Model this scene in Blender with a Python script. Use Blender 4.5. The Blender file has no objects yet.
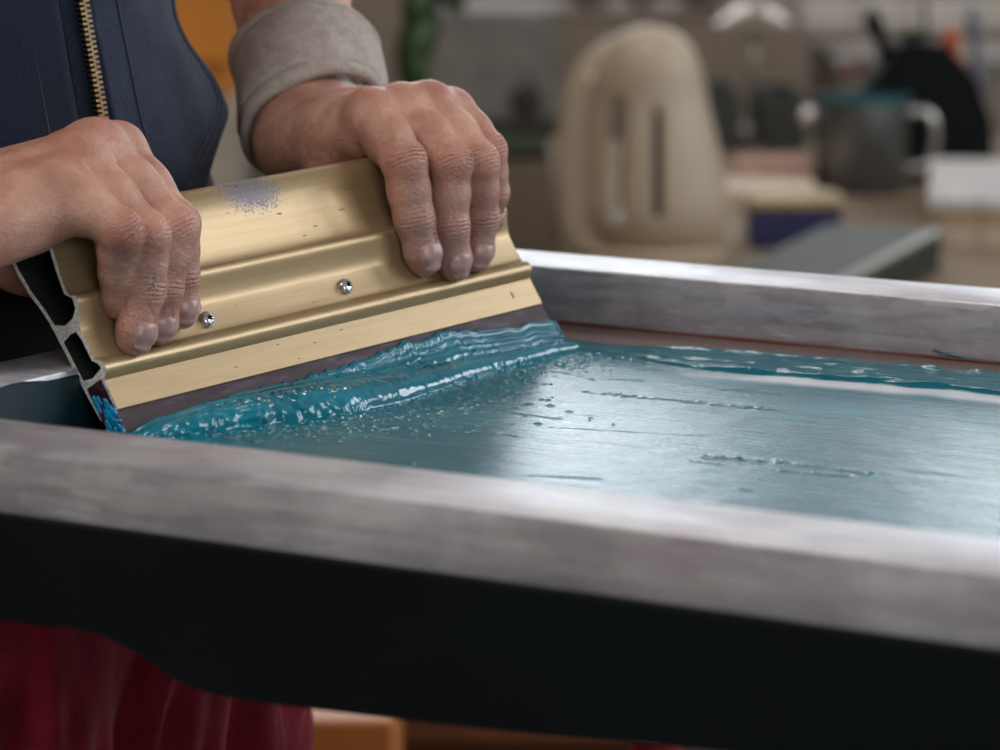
import bpy, bmesh, math, random
import numpy as np
from mathutils import Vector, Matrix
random.seed(7)
rng = np.random.default_rng(11)
PI = math.pi
COL = bpy.context.scene.collection
SC = bpy.context.scene

# ------------------------------------------------------------------ camera numbers (1000 x 750 frame)
FPX = 3540.0
PIT = math.atan(605 / FPX)
CH = 0.2455                       # camera height above the screen mesh (z = 0)
cP, sP = math.cos(PIT), math.sin(PIT)
CAM = np.array([0., 0., CH])
FLOOR = -0.95
def ray(u, v):
    x = (u - 500) / FPX; y = (375 - v) / FPX
    return np.array([x, cP + y * sP, -sP + y * cP])
def onz(u, v, z):
    d = ray(u, v); return CAM + d * ((z - CAM[2]) / d[2])
def atY(u, v, Y):
    d = ray(u, v); return CAM + d * (Y / d[1])
def nrm(a):
    a = np.asarray(a, float); return a / np.linalg.norm(a)

# frame axes: R runs along the long rails (to the left and away), Q across them
RX = np.array([-0.85419714, 0.51994927, 0.]); QX = np.array([0.51994927, 0.85419714, 0.]); ZX = np.array([0., 0., 1.])
def rq(r, q, z): return RX * r + QX * q + ZX * z

# squeegee axes
_s = nrm(ray(3200, -360))
SL = onz(118, 409, .012)
_n0 = nrm([_s[1], -_s[0], 0])
_a = math.radians(32)
_u = math.cos(_a) * ZX - math.sin(_a) * _n0
_u = nrm(_u - _s * (_u @ _s)); _n = np.cross(_s, _u)
SLEN = 0.267
def W(l, u, n): return SL + (_s * l + _u * u + _n * n) / 1000.0       # squeegee coordinates in mm
def F(px, py, n):
    d = ray(px, py); t = ((SL - CAM) @ _n + n / 1000.0) / (d @ _n); return CAM + d * t

# ------------------------------------------------------------------ materials
def srgb(r, g, b):
    f = lambda c: (c / 255 / 12.92) if c / 255 <= .04045 else ((c / 255 + .055) / 1.055) ** 2.4
    return (f(r), f(g), f(b), 1)
class NT:
    def __init__(s, name):
        s.m = bpy.data.materials.new(name); s.m.use_nodes = True; s.t = s.m.node_tree; s.t.nodes.clear()
        s.out = s.n('ShaderNodeOutputMaterial'); s.b = s.n('ShaderNodeBsdfPrincipled')
        s.l(s.b.outputs[0], s.out.inputs[0])
    def n(s, k, **kw):
        x = s.t.nodes.new(k)
        for a, b in kw.items(): setattr(x, a, b)
        return x
    def l(s, a, b): s.t.links.new(a, b)
    def set(s, **kw):
        for k, v in kw.items():
            k = k.replace('_', ' ')
            i = s.b.inputs[k]
            if hasattr(v, 'links') or isinstance(v, bpy.types.NodeSocket): s.l(v, i)
            else: i.default_value = v
        return s
    def coord(s, scale=(1, 1, 1), kind='Object', loc=(0, 0, 0)):
        c = s.n('ShaderNodeTexCoord'); m = s.n('ShaderNodeMapping')
        m.inputs['Scale'].default_value = scale; m.inputs['Location'].default_value = loc
        s.l(c.outputs[kind], m.inputs[0]); return m.outputs[0]
    def noise(s, vec, scale=5, detail=4, rough=.55, dist=0):
        x = s.n('ShaderNodeTexNoise'); x.inputs['Scale'].default_value = scale; x.inputs['Detail'].default_value = detail
        x.inputs['Roughness'].default_value = rough; x.inputs['Distortion'].default_value = dist
        s.l(vec, x.inputs['Vector']); return x.outputs[0]
    def voro(s, vec, scale=5, feature='F1'):
        x = s.n('ShaderNodeTexVoronoi', feature=feature); x.inputs['Scale'].default_value = scale
        s.l(vec, x.inputs['Vector']); return x.outputs[0]
    def ramp(s, fac, stops):
        x = s.n('ShaderNodeValToRGB'); e = x.color_ramp.elements
        while len(e) < len(stops): e.new(.5)
        for i, (p, c) in enumerate(stops):
            e[i].position = p; e[i].color = c if hasattr(c, '__len__') else (c, c, c, 1)
        s.l(fac, x.inputs[0]); return x.outputs[0]
    def mix(s, fac, a, b, mode='MIX'):
        x = s.n('ShaderNodeMix', data_type='RGBA', blend_type=mode)
        for i, v in ((0, fac), (6, a), (7, b)):
            if isinstance(v, bpy.types.NodeSocket): s.l(v, x.inputs[i])
            else: x.inputs[i].default_value = v
        return x.outputs[2]
    def math(s, op, a, b=0., c=0.):
        x = s.n('ShaderNodeMath', operation=op)
        for i, v in enumerate((a, b, c)):
            if isinstance(v, bpy.types.NodeSocket): s.l(v, x.inputs[i])
            else: x.inputs[i].default_value = v
        return x.outputs[0]
    def bump(s, h, strength=.3, dist=.001, normal=None):
        x = s.n('ShaderNodeBump'); x.inputs['Strength'].default_value = strength; x.inputs['Distance'].default_value = dist
        s.l(h, x.inputs['Height'])
        if normal: s.l(normal, x.inputs['Normal'])
        return x.outputs[0]
    def sep(s, vec):
        x = s.n('ShaderNodeSeparateXYZ'); s.l(vec, x.inputs[0]); return x.outputs
def plain(name, col, rough=.6, metal=0., nscale=30, var=.25, bump=.2, bdist=.001, **kw):
    m = NT(name); v = m.coord()
    n = m.noise(v, nscale, 5)
    lo = tuple(c * (1 - var) for c in col[:3]) + (1,); hi = tuple(min(1, c * (1 + var)) for c in col[:3]) + (1,)
    m.set(Base_Color=m.ramp(n, [(.3, lo), (.7, hi)]), Roughness=rough, Metallic=metal, Normal=m.bump(n, bump, bdist), **kw)
    return m.m

# brushed, scuffed aluminium of the frame
def mat_alu():
    m = NT('worn_aluminium'); v = m.coord((1, 1, 1)); vs = m.coord((2.5, 45, 45))
    n1 = m.noise(vs, 6, 6, .65); n2 = m.noise(v, 16, 6, .7); n3 = m.noise(v, 90, 3)
    base = m.ramp(n2, [(.32, srgb(156, 155, 163)), (.5, srgb(184, 183, 190)), (.68, srgb(212, 211, 217))])
    scuff = m.ramp(n1, [(.42, 0.), (.62, 1.)])
    base = m.mix(m.math('MULTIPLY', scuff, .35), base, srgb(118, 116, 122))
    n4 = m.noise(m.coord((1, 1, 1), loc=(3.1, 1.7, 0)), 9, 3)
    pink = m.ramp(n4, [(.58, 0.), (.68, 1.)])
    base = m.mix(m.math('MULTIPLY', pink, .25), base, srgb(176, 152, 160))
    pt_ = m.ramp(m.noise(m.coord((9, 14, 40), loc=(2, 5, 1)), 4.5, 2, .3), [(.52, 0.), (.54, 1.)])
    base = m.mix(m.math('MULTIPLY', pt_, .28), base, srgb(212, 211, 213))
    scr = m.ramp(m.noise(m.coord((8, 160, 60)), 3, 2), [(.66, 0.), (.7, 1.)])
    base = m.mix(m.math('MULTIPLY', scr, .5), base, srgb(225, 225, 230))
    r = m.ramp(n2, [(.3, .28), (.7, .5)])
    h = m.math('ADD', n1, m.math('MULTIPLY', n3, .5))
    m.set(Base_Color=base, Metallic=.45, Roughness=r, Normal=m.bump(h, .25, .0006))
    return m.m
def mat_alu_inked():
    m = NT('inked_aluminium'); v = m.coord(); n = m.noise(v, 25, 5)
    base = m.ramp(n, [(.35, srgb(6, 30, 34)), (.65, srgb(14, 44, 48))])
    m.set(Base_Color=base, Metallic=.2, Roughness=.42, Normal=m.bump(n, .3, .0008)); return m.m
def mat_gold():
    m = NT('champagne_anodised_aluminium'); v = m.coord((1.5, 40, 40)); n = m.noise(v, 14, 5, .6)
    co = m.coord(); x, y, z = m.sep(co)
    base = m.ramp(n, [(.3, srgb(158, 134, 98)), (.7, srgb(170, 146, 110))])
    n2 = m.noise(co, 60, 5)
    base = m.mix(m.math('MULTIPLY', m.ramp(n2, [(.6, 0.), (.72, 1.)]), .25), base, srgb(140, 118, 84))
    # rubbed grey patch near the top edge (blend of an ellipse and grains)
    dx = m.math('DIVIDE', m.math('SUBTRACT', x, .118), .021); dy = m.math('DIVIDE', m.math('SUBTRACT', y, .0735), .0115)
    d = m.math('ADD', m.math('MULTIPLY', dx, dx), m.math('MULTIPLY', dy, dy))
    gr = m.noise(co, 900, 2)
    f = m.math('SUBTRACT', 1.05, m.math('ADD', d, m.math('MULTIPLY', m.math('SUBTRACT', gr, .5), 3.4)))
    f = m.ramp(f, [(.3, 0.), (.7, 1.)])
    base = m.mix(f, base, srgb(128, 122, 128))
    # tiny dark nicks
    nick = m.ramp(m.noise(m.coord((40, 220, 220)), 3, 1), [(.765, 0.), (.78, 1.)])
    base = m.mix(nick, base, srgb(70, 58, 40))
    m.set(Base_Color=base, Metallic=.55, Roughness=m.mix(f, (.34, .34, .34, 1), (.6, .6, .6, 1)), Normal=m.bump(n, .1, .0004))
    return m.m
def mat_cutmetal():
    m = NT('sawn_aluminium_edge'); n = m.noise(m.coord(), 700, 3)
    m.set(Base_Color=m.ramp(n, [(.35, srgb(176, 172, 168)), (.7, srgb(238, 236, 232))]), Metallic=.2, Roughness=.4, Normal=m.bump(n, .8, .0006)); return m.m
def mat_blade():
    m = NT('purple_polyurethane'); n = m.noise(m.coord((1, 4, 4)), 45, 5, .6)
    m.set(Base_Color=m.ramp(n, [(.3, srgb(28, 9, 15)), (.55, srgb(52, 24, 32)), (.72, srgb(84, 70, 90))]), Roughness=.5, Normal=m.bump(n, .3, .001)); return m.m
def mat_ink():
    m = NT('teal_screen_ink'); v = m.coord(); n = m.noise(m.coord((.25, 1, 1)), 260, 4, .6); n2 = m.noise(v, 900, 2)
    m.set(Base_Color=m.ramp(m.noise(v, 30, 3), [(.3, srgb(0, 88, 108)), (.7, srgb(0, 118, 138))]), Roughness=.12, Normal=m.bump(m.math('ADD', n, m.math('MULTIPLY', n2, .25)), .05, .0010))
    m.b.inputs['Specular IOR Level'].default_value = .55; m.b.inputs['Coat Weight'].default_value = .0; m.b.inputs['Coat Roughness'].default_value = .05
    return m.m
def mat_film():
    m = NT('thin_ink_film_on_mesh'); att = m.n('ShaderNodeAttribute'); att.attribute_name = 'film_mask'
    sp = m.n('ShaderNodeSeparateColor'); m.l(att.outputs['Color'], sp.inputs[0])
    thick, tape, bare = sp.outputs[0], sp.outputs[1], sp.outputs[2]
    st = m.noise(m.coord((2.2, 60, 1)), 4, 5, .6); fine = m.noise(m.coord(), 1400, 2, .5); cl = m.noise(m.coord((1, 1.4, 1)), 9, 4)
    base = m.ramp(m.math('ADD', m.math('MULTIPLY', st, .5), m.math('MULTIPLY', cl, .5)), [(.36, srgb(14, 84, 102)), (.5, srgb(28, 100, 116)), (.64, srgb(54, 122, 136))])
    base = m.mix(bare, base, srgb(226, 229, 236))  # window reflection on the ink-free mesh strip, painted near white
    base = m.mix(thick, base, srgb(2, 100, 118))
    base = m.mix(tape, base, srgb(118, 100, 96))
    rough = m.mix(thick, (.27, .27, .27, 1), (.1, .1, .1, 1))
    rough = m.mix(tape, rough, (.35, .35, .35, 1))
    spk = m.voro(m.coord(), 420)
    h = m.math('ADD', m.math('MULTIPLY', fine, .5), m.math('ADD', m.math('MULTIPLY', st, .6), m.math('MULTIPLY', spk, .35)))
    m.set(Base_Color=base, Roughness=rough, Normal=m.bump(h, .42, .0005))
    m.b.inputs['Specular IOR Level'].default_value = .3; m.b.inputs['Coat Weight'].default_value = .03; m.b.inputs['Coat Roughness'].default_value = .22
    return m.m
def mat_skin():
    m = NT('skin'); co = m.coord()
    att = m.n('ShaderNodeAttribute'); att.attribute_name = 'skin_mask'
    sp = m.n('ShaderNodeSeparateColor'); m.l(att.outputs['Color'], sp.inputs[0])
    red, stain, nail = sp.outputs
    at2 = m.n('ShaderNodeAttribute'); at2.attribute_name = 'crease_mask'
    s2 = m.n('ShaderNodeSeparateColor'); m.l(at2.outputs['Color'], s2.inputs[0])
    cw, cstr = s2.outputs[0], s2.outputs[1]
    mott = m.noise(co, 55, 5, .6)
    base = m.ramp(mott, [(.3, srgb(160, 110, 90)), (.7, srgb(206, 158, 136))])
    base = m.mix(m.math('MULTIPLY', red, .75), base, srgb(160, 88, 74))
    grime = m.ramp(m.noise(co, 160, 5, .7), [(.35, .55), (.65, 1.)])
    base = m.mix(m.math('MULTIPLY', m.math('MULTIPLY', stain, grime), .85), base, srgb(104, 92, 98))  # inked fingertips and painted finger shade share this tint
    # skin creases
    wig = m.math('MULTIPLY', m.math('SUBTRACT', m.noise(co, 190, 3), .5), 4.5)
    ph = m.math('ADD', m.math('MULTIPLY', cw, 20 * 1.75), wig)
    lines = m.math('POWER', m.math('ABSOLUTE', m.math('SINE', ph)), .45)
    cr = m.math('MULTIPLY', m.math('MULTIPLY', m.math('SUBTRACT', 1., lines), cstr), m.ramp(m.noise(co, 130, 2), [(.38, .25), (.62, 1.)]))
    base = m.mix(m.math('MULTIPLY', cr, .4), base, srgb(110, 60, 52))
    base = m.mix(m.math('MULTIPLY', nail, .8), base, srgb(184, 160, 160))
    pores = m.voro(m.coord((1, 1, 1)), 1100); fn = m.noise(co, 600, 4, .6)
    notnail = m.math('SUBTRACT', 1., nail)
    h = m.math('MULTIPLY', m.math('SUBTRACT', m.math('ADD', m.math('MULTIPLY', pores, .28), m.math('ADD', m.math('MULTIPLY', fn, .55), m.math('MULTIPLY', m.noise(co, 240, 3), .7))), m.math('MULTIPLY', cr, 1.0)), notnail)
    m.set(Base_Color=base, Roughness=m.mix(nail, (.40, .40, .40, 1), (.26, .26, .26, 1)), Normal=m.bump(h, .95, .0008))
    m.b.inputs['Subsurface Weight'].default_value = .12; m.b.inputs['Subsurface Radius'].default_value = (1, .35, .2); m.b.inputs['Subsurface Scale'].default_value = .004
    return m.m
def mat_cloth(name, c0, c1, weave=1500, rough=.85, bump=.35, big=22, sheen=.2):
    m = NT(name); co = m.coord(); n = m.noise(co, big, 5, .6); w = m.voro(co, weave); f = m.noise(co, weave * .6, 3)
    base = m.ramp(m.math('ADD', m.math('MULTIPLY', n, .6), m.math('MULTIPLY', f, .4)), [(.35, c0), (.65, c1)])
    m.set(Base_Color=base, Roughness=rough, Normal=m.bump(m.math('ADD', w, f), bump, .0006)); m.b.inputs['Sheen Weight'].default_value = sheen
    return m.m
M = dict(
    alu=mat_alu(), alu_ink=mat_alu_inked(), gold=mat_gold(), cut=mat_cutmetal(), blade=mat_blade(), ink=mat_ink(), film=mat_film(), skin=mat_skin(),
    steel=plain('screw_steel', srgb(200, 200, 205), .22, 1., 300, .2), recess=plain('screw_recess', srgb(18, 22, 26), .5),
    black=plain('black_painted_board', srgb(7, 14, 17), .8, 0, 14, .25, .12),
    navy=mat_cloth('navy_denim', srgb(16, 22, 36), srgb(50, 57, 76), 1300, sheen=.12),
    navyflat=mat_cloth('dark_navy_cotton', srgb(9, 15, 30), srgb(20, 28, 48), 900, sheen=.05),
    blackcloth=mat_cloth('black_cotton', srgb(8, 9, 12), srgb(17, 19, 24), 900),
    thread_taupe=mat_cloth('taupe_thread', srgb(70, 62, 54), srgb(88, 78, 68), 3000),
    thread=mat_cloth('navy_thread', srgb(12, 16, 28), srgb(30, 36, 54), 3000),
    cuff=mat_cloth('taupe_ribbed_cotton', srgb(144, 131, 121), srgb(180, 166, 156), 1100, bump=.8, big=160),
    red=mat_cloth('wine_red_cotton', srgb(92, 8, 24), srgb(132, 22, 42), 1400, big=40, sheen=.1),
    inside=plain('grimy_metal_inside', srgb(30, 34, 26), .6, .2, 300, .4),  # holder cavities: shade and grime painted as one dark tone
    brass=plain('brass', srgb(196, 172, 132), .3, 1., 200, .15), lint=plain('white_mark', srgb(190, 190, 195), .8),
)

# ------------------------------------------------------------------ object helpers
def link(o, parent=None):
    COL.objects.link(o)
    if parent is not None: o.parent = parent
    return o
def tag(o, label=None, cat=None, group=None, kind=None):
    if label: o['label'] = label
    if cat: o['category'] = cat
    if group: o['group'] = group
    if kind: o['kind'] = kind
    return o
def empty(name, loc=(0, 0, 0), mat=None):
    o = bpy.data.objects.new(name, None); o.empty_display_size = .05
    COL.objects.link(o)
    if mat is not None: o.matrix_world = mat
    else: o.location = loc
    return o
def thing(name, label, cat, loc=(0, 0, 0), group=None, mat=None):
    return tag(empty(name, loc, mat), label, cat, group)
def mesh_obj(name, verts, faces, mat, parent=None, smooth=True, mats=None, fmat=None):
    me = bpy.data.meshes.new(name)
    verts = np.asarray(verts, dtype=np.float32)
    if isinstance(faces, np.ndarray) and faces.ndim == 2:
        nf, k = faces.shape
        me.vertices.add(len(verts)); me.vertices.foreach_set('co', verts.ravel())
        me.loops.add(nf * k); me.loops.foreach_set('vertex_index', faces.astype(np.int32).ravel())
        me.polygons.add(nf); me.polygons.foreach_set('loop_start', np.arange(0, nf * k, k, dtype=np.int32))
        me.polygons.foreach_set('loop_total', np.full(nf, k, dtype=np.int32))
        me.update(calc_edges=True); me.validate()
    else:
        me.from_pydata([tuple(map(float, v)) for v in verts], [], [tuple(int(i) for i in f) for f in faces])
    for x in (mats or [mat]): me.materials.append(x)
    if smooth: me.polygons.foreach_set('use_smooth', [True] * len(me.polygons))
    if fmat is not None: me.polygons.foreach_set('material_index', fmat)
    me.update()
    return link(bpy.data.objects.new(name, me), parent)
def bm_obj(name, bm, mat, parent=None, smooth=False, angle=None):
    bmesh.ops.recalc_face_normals(bm, faces=bm.faces)
    me = bpy.data.meshes.new(name); bm.to_mesh(me); bm.free()
    me.materials.append(mat)
    if smooth: me.polygons.foreach_set('use_smooth', [True] * len(me.polygons))
    if angle is not None:
        me.polygons.foreach_set('use_smooth', [True] * len(me.polygons)); me.set_sharp_from_angle(angle=math.radians(angle))
    return link(bpy.data.objects.new(name, me), parent)
def box(bm, x0, x1, y0, y1, z0, z1, bev=0, seg=2, mat=None):
    r = bmesh.ops.create_cube(bm, size=1)
    vs = r['verts']
    for v in vs:
        v.co = Vector(((x0 + x1) / 2 + v.co.x * (x1 - x0), (y0 + y1) / 2 + v.co.y * (y1 - y0), (z0 + z1) / 2 + v.co.z * (z1 - z0)))
    if bev:
        es = {e for v in vs for e in v.link_edges}
        r2 = bmesh.ops.bevel(bm, geom=list(es), offset=bev, segments=seg, profile=.5, affect='EDGES')
        vs = list({v for f in r2['faces'] for v in f.verts} | {v for v in vs if v.is_valid})
    if mat is not None:
        for v in vs: v.co = mat @ v.co
    return vs
def lathe(bm, prof, n=32, axis_mat=None, cap=True):
    rings = []
    for (r, z) in prof:
        ring = []
        for i in range(n):
            a = 2 * PI * i / n; p = Vector((r * math.cos(a), r * math.sin(a), z))
            ring.append(bm.verts.new(axis_mat @ p if axis_mat else p))
        rings.append(ring)
    for a, b in zip(rings, rings[1:]):
        for i in range(n): bm.faces.new((a[i], a[(i + 1) % n], b[(i + 1) % n], b[i]))
    if cap:
        bm.faces.new(rings[0][::-1]); bm.faces.new(rings[-1])
def tube(bm, pts, rad, n=10, closed=False):
    pts = [Vector(p) for p in pts]; rr = rad if hasattr(rad, '__len__') else [rad] * len(pts)
    rings = []; up = Vector((0, 0, 1)); N = len(pts)
    t0 = (pts[1] - pts[0]).normalized()
    x = t0.cross(up); x = x.normalized() if x.length > .01 else Vector((1, 0, 0))
    for i, p in enumerate(pts):
        t = ((pts[(i + 1) % N] - pts[i - 1]) if (closed or 0 < i < N - 1) else (pts[1] - pts[0] if i == 0 else pts[-1] - pts[-2])).normalized()
        x = (x - t * x.dot(t)).normalized(); y = t.cross(x)
        rings.append([bm.verts.new(p + (x * math.cos(2 * PI * k / n) + y * math.sin(2 * PI * k / n)) * rr[i]) for k in range(n)])
    R = list(zip(rings, rings[1:])) + ([(rings[-1], rings[0])] if closed else [])
    for a, b in R:
        for k in range(n): bm.faces.new((a[k], a[(k + 1) % n], b[(k + 1) % n], b[k]))
    if not closed: bm.faces.new(rings[0][::-1]); bm.faces.new(rings[-1])
def extrude_profile(bm, loops, ax, length, org, ex, ey):
    """loops (2D, outer first then holes) swept along ax; ends filled around the holes"""
    org = Vector(org); ax = Vector(ax); ex = Vector(ex); ey = Vector(ey); ends = [[], []]
    for lp in loops:
        a = [bm.verts.new(org + ex * p[0] + ey * p[1]) for p in lp]
        b = [bm.verts.new(org + ax * length + ex * p[0] + ey * p[1]) for p in lp]
        n = len(lp)
        for i in range(n): bm.faces.new((a[i], a[(i + 1) % n], b[(i + 1) % n], b[i]))
        for k, vs in ((0, a), (1, b)):
            for i in range(n):
                e = bm.edges.get((vs[i], vs[(i + 1) % n])); ends[k].append(e)
    for es in ends: bmesh.ops.triangle_fill(bm, use_beauty=True, edges=es)
def spline(pts, n=6, closed=False):
    P = [np.array(p, float) for p in pts]; N = len(P); out = []
    rngi = range(N if closed else N - 1)
    for i in rngi:
        p0 = P[(i - 1) % N] if (closed or i > 0) else P[0]; p1 = P[i]; p2 = P[(i + 1) % N]; p3 = P[(i + 2) % N] if (closed or i + 2 < N) else P[-1]
        for k in range(n):
            t = k / n; out.append(.5 * ((2 * p1) + (-p0 + p2) * t + (2 * p0 - 5 * p1 + 4 * p2 - p3) * t * t + (-p0 + 3 * p1 - 3 * p2 + p3) * t ** 3))
    if not closed: out.append(P[-1])
    return out
# 2D value noise, vectorised
_lat = rng.random((256, 256)).astype(np.float32)
def vnoise(x, y, seed=0):
    x = np.asarray(x) + seed * 17.3; y = np.asarray(y) + seed * 9.1
    xi = np.floor(x).astype(int); yi = np.floor(y).astype(int); fx = x - xi; fy = y - yi
    fx = fx * fx * (3 - 2 * fx); fy = fy * fy * (3 - 2 * fy)
    a = _lat[xi % 256, yi % 256]; b = _lat[(xi + 1) % 256, yi % 256]; c = _lat[xi % 256, (yi + 1) % 256]; d = _lat[(xi + 1) % 256, (yi + 1) % 256]
    return (a * (1 - fx) + b * fx) * (1 - fy) + (c * (1 - fx) + d * fx) * fy
def sst(a, b, x):
    t = np.clip((x - a) / (b - a), 0, 1); return t * t * (3 - 2 * t)

# ------------------------------------------------------------------ smooth solid modelling (distance field -> quads)
def smin(a, b, k):
    if k <= 0: return np.minimum(a, b)
    h = np.maximum(k - np.abs(a - b), 0) / k
    return np.minimum(a, b) - h * h * k * .25
class Field:
    def __init__(s, lo, hi, h):
        s.lo = np.array(lo, float); s.h = h
        s.n = np.ceil((np.array(hi) - s.lo) / h).astype(int) + 1
        s.ax = [(s.lo[i] + h * np.arange(s.n[i])).astype(np.float32) for i in range(3)]
        s.D = np.full(s.n, 1.0, np.float32)
    def new(s):
        g = Field.__new__(Field); g.lo, g.h, g.n, g.ax = s.lo, s.h, s.n, s.ax; g.D = np.full(s.n, 1.0, np.float32); return g
    def sub(s, lo, hi):
        i0 = np.clip(np.floor((lo - s.lo) / s.h).astype(int), 0, s.n - 1); i1 = np.clip(np.ceil((hi - s.lo) / s.h).astype(int) + 1, 1, s.n)
        sl = tuple(slice(a, b) for a, b in zip(i0, i1))
        return sl, s.ax[0][sl[0]][:, None, None], s.ax[1][sl[1]][None, :, None], s.ax[2][sl[2]][None, None, :]
    def put(s, sl, d, k, op='u'):
        if d.size == 0: return
        if op == 'u': s.D[sl] = smin(s.D[sl], d, k)
        else: s.D[sl] = -smin(-s.D[sl], d, k)
    def cap(s, a, b, ra, rb, k=.004, op='u'):
        a = np.array(a, float); b = np.array(b, float); pad = max(ra, rb) + max(k, .011) + 4 * s.h
        sl, X, Y, Z = s.sub(np.minimum(a, b) - pad, np.maximum(a, b) + pad)
        ab = b - a; L = max(float(ab @ ab), 1e-12)
        px, py, pz = X - a[0], Y - a[1], Z - a[2]
        t = np.clip((px * ab[0] + py * ab[1] + pz * ab[2]) / L, 0, 1)
        d = np.sqrt((px - t * ab[0]) ** 2 + (py - t * ab[1]) ** 2 + (pz - t * ab[2]) ** 2) - (ra + (rb - ra) * t)
        s.put(sl, d, k, op)
    def ell(s, c, r, axes=None, k=.004, op='u'):
        c = np.array(c, float); r = np.array(r, float); pad = r.max() + max(k, .011) + 4 * s.h
        sl, X, Y, Z = s.sub(c - pad, c + pad)
        if axes is None: A = np.eye(3)
        else:
            a2 = nrm(axes[2]); a1 = nrm(np.asarray(axes[1]) - a2 * (a2 @ np.asarray(axes[1]))); A = np.array([np.cross(a1, a2), a1, a2])
        px, py, pz = X - c[0], Y - c[1], Z - c[2]
        q = [px * A[i][0] + py * A[i][1] + pz * A[i][2] for i in range(3)]
        k0 = np.sqrt(sum((q[i] / r[i]) ** 2 for i in range(3))); k1 = np.sqrt(sum((q[i] / r[i] ** 2) ** 2 for i in range(3))) + 1e-9
        s.put(sl, k0 * (k0 - 1) / k1, k, op)
    def mesh(s):
        D = s.D; S = D < 0; nx, ny, nz = D.shape
        c = [S[i:nx - 1 + i, j:ny - 1 + j, l:nz - 1 + l] for i in (0, 1) for j in (0, 1) for l in (0, 1)]
        anyv = np.zeros_like(c[0]); allv = np.ones_like(c[0])
        for x in c: anyv |= x; allv &= x
        act = anyv & ~allv; idx = np.argwhere(act)
        vid = np.full(act.shape, -1, np.int64); vid[tuple(idx.T)] = np.arange(len(idx))
        acc = np.zeros((len(idx), 3)); cnt = np.zeros(len(idx))
        for i in (0, 1):
            for j in (0, 1):
                for ax in range(3):
                    o = [i, j]; o.insert(ax, 0); o = np.array(o); e = o.copy(); e[ax] = 1
                    p = idx + o; q = idx + e
                    d0 = D[tuple(p.T)].astype(float); d1 = D[tuple(q.T)].astype(float); mk = (d0 < 0) != (d1 < 0)
                    t = np.where(mk, d0 / np.where(mk, d0 - d1, 1), 0)
                    pos = p.astype(float); pos[:, ax] += t
                    acc[mk] += pos[mk]; cnt[mk] += 1
        V = acc / cnt[:, None] * s.h + s.lo
        faces = []
        for ax in range(3):
            a, b = [x for x in range(3) if x != ax]
            sl0 = [slice(None)] * 3; sl1 = [slice(None)] * 3; sl0[ax] = slice(0, -1); sl1[ax] = slice(1, None)
            s0 = S[tuple(sl0)]; s1 = S[tuple(sl1)]; e = np.argwhere(s0 != s1)
            e = e[(e[:, a] > 0) & (e[:, b] > 0) & (e[:, a] < D.shape[a] - 1) & (e[:, b] < D.shape[b] - 1)]
            fl = s0[tuple(e.T)]
            def at(da, db):
                p = e.copy(); p[:, a] -= da; p[:, b] -= db; return vid[tuple(p.T)]
            q = np.stack([at(1, 1), at(0, 1), at(0, 0), at(1, 0)], 1)
            flip = fl if ax != 1 else ~fl
            q[~flip] = q[~flip][:, ::-1]
            faces.append(q)
        Fc = np.concatenate(faces); Fc = Fc[(Fc >= 0).all(1)]
        return V, Fc

M['black'].node_tree.nodes['Principled BSDF'].inputs['Specular IOR Level'].default_value = .15
for k in ('blackcloth', 'navyflat', 'navy', 'red'): M[k].node_tree.nodes['Principled BSDF'].inputs['Specular IOR Level'].default_value = .2
M['blade'].node_tree.nodes['Principled BSDF'].inputs['Specular IOR Level'].default_value = .25
PW_BACK, PW_RIGHT, PW_KEY, PW_BG, PW_FRONT, EXPO = 26, 38, 34, 20, 23, -0.2
# ================================================================== the screen printing frame
FM = Matrix(((-RX[0], QX[0], 0, 0), (-RX[1], QX[1], 0, 0), (0, 0, 1, 0), (0, 0, 0, 1)))
def loc_frame(P): P = np.asarray(P); return np.stack([-(P @ RX), P @ QX, P[..., 2]], -1)
QN0, QN1, QF0, QF1 = .8905, .935, 1.3565, 1.401
RL0, RL1 = .812, .846           # inner / outer edge of the left short rail
RR0, RR1 = .045, .0895
RH = .0255
frame = thing('screen_printing_frame', 'worn aluminium screen printing frame with blue inked mesh lying on the black table', 'screen frame', mat=FM)
def rail(x0, x1, y0, y1, name='rail', mat=None, z0=.0003):
    bm = bmesh.new(); nx = max(2, int(abs(x1 - x0) / .02)); ny = max(2, int(abs(y1 - y0) / .02))
    box(bm, x0, x1, y0, y1, z0, RH, .0012, 2)
    return bm_obj(name, bm, mat or M['alu'], frame, angle=40)
rail(-RL1, -RR0, QN0, QN1); rail(-RL1, -RR0, QF0, QF1)
rail(-RL1, -RL0, QN1, QF0); rail(-RR1, -RR0, QN1, QF0)
# ink skin dried on the inner face of the left rail and its corner
def skin_patch(name, pts_top, x, y0, y1, zt):
    n = 60; V = []; Fc = []
    for i in range(n + 1):
        y = y0 + (y1 - y0) * i / n; t = zt * (.93 + .12 * float(vnoise(i * .35, 3.)))
        V += [(x, y, .0004), (x, y, t), (x + .0006, y, t - .0006), (x + .0008, y, .0004)]
    for i in range(n):
        for k in range(3): a = i * 4 + k; Fc.append((a, a + 1, a + 5, a + 4))
    return mesh_obj(name, V, Fc, M['alu_ink'], frame, smooth=False)
skin_patch('dried_ink', None, -RL0 + .0001, QN1 + .0004, QF0 - .0004, .0245)
# seam of adhesive along the far rail
bm = bmesh.new(); tube(bm, [(x, QF0 - .0006, .0009 + .0002 * math.sin(x * 70)) for x in np.linspace(-RL0, -RR1, 60)], .0008, 6)
bm_obj('glue_seam', bm, plain('red_brown_glue', srgb(96, 46, 38), .5), frame, smooth=True)
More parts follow.
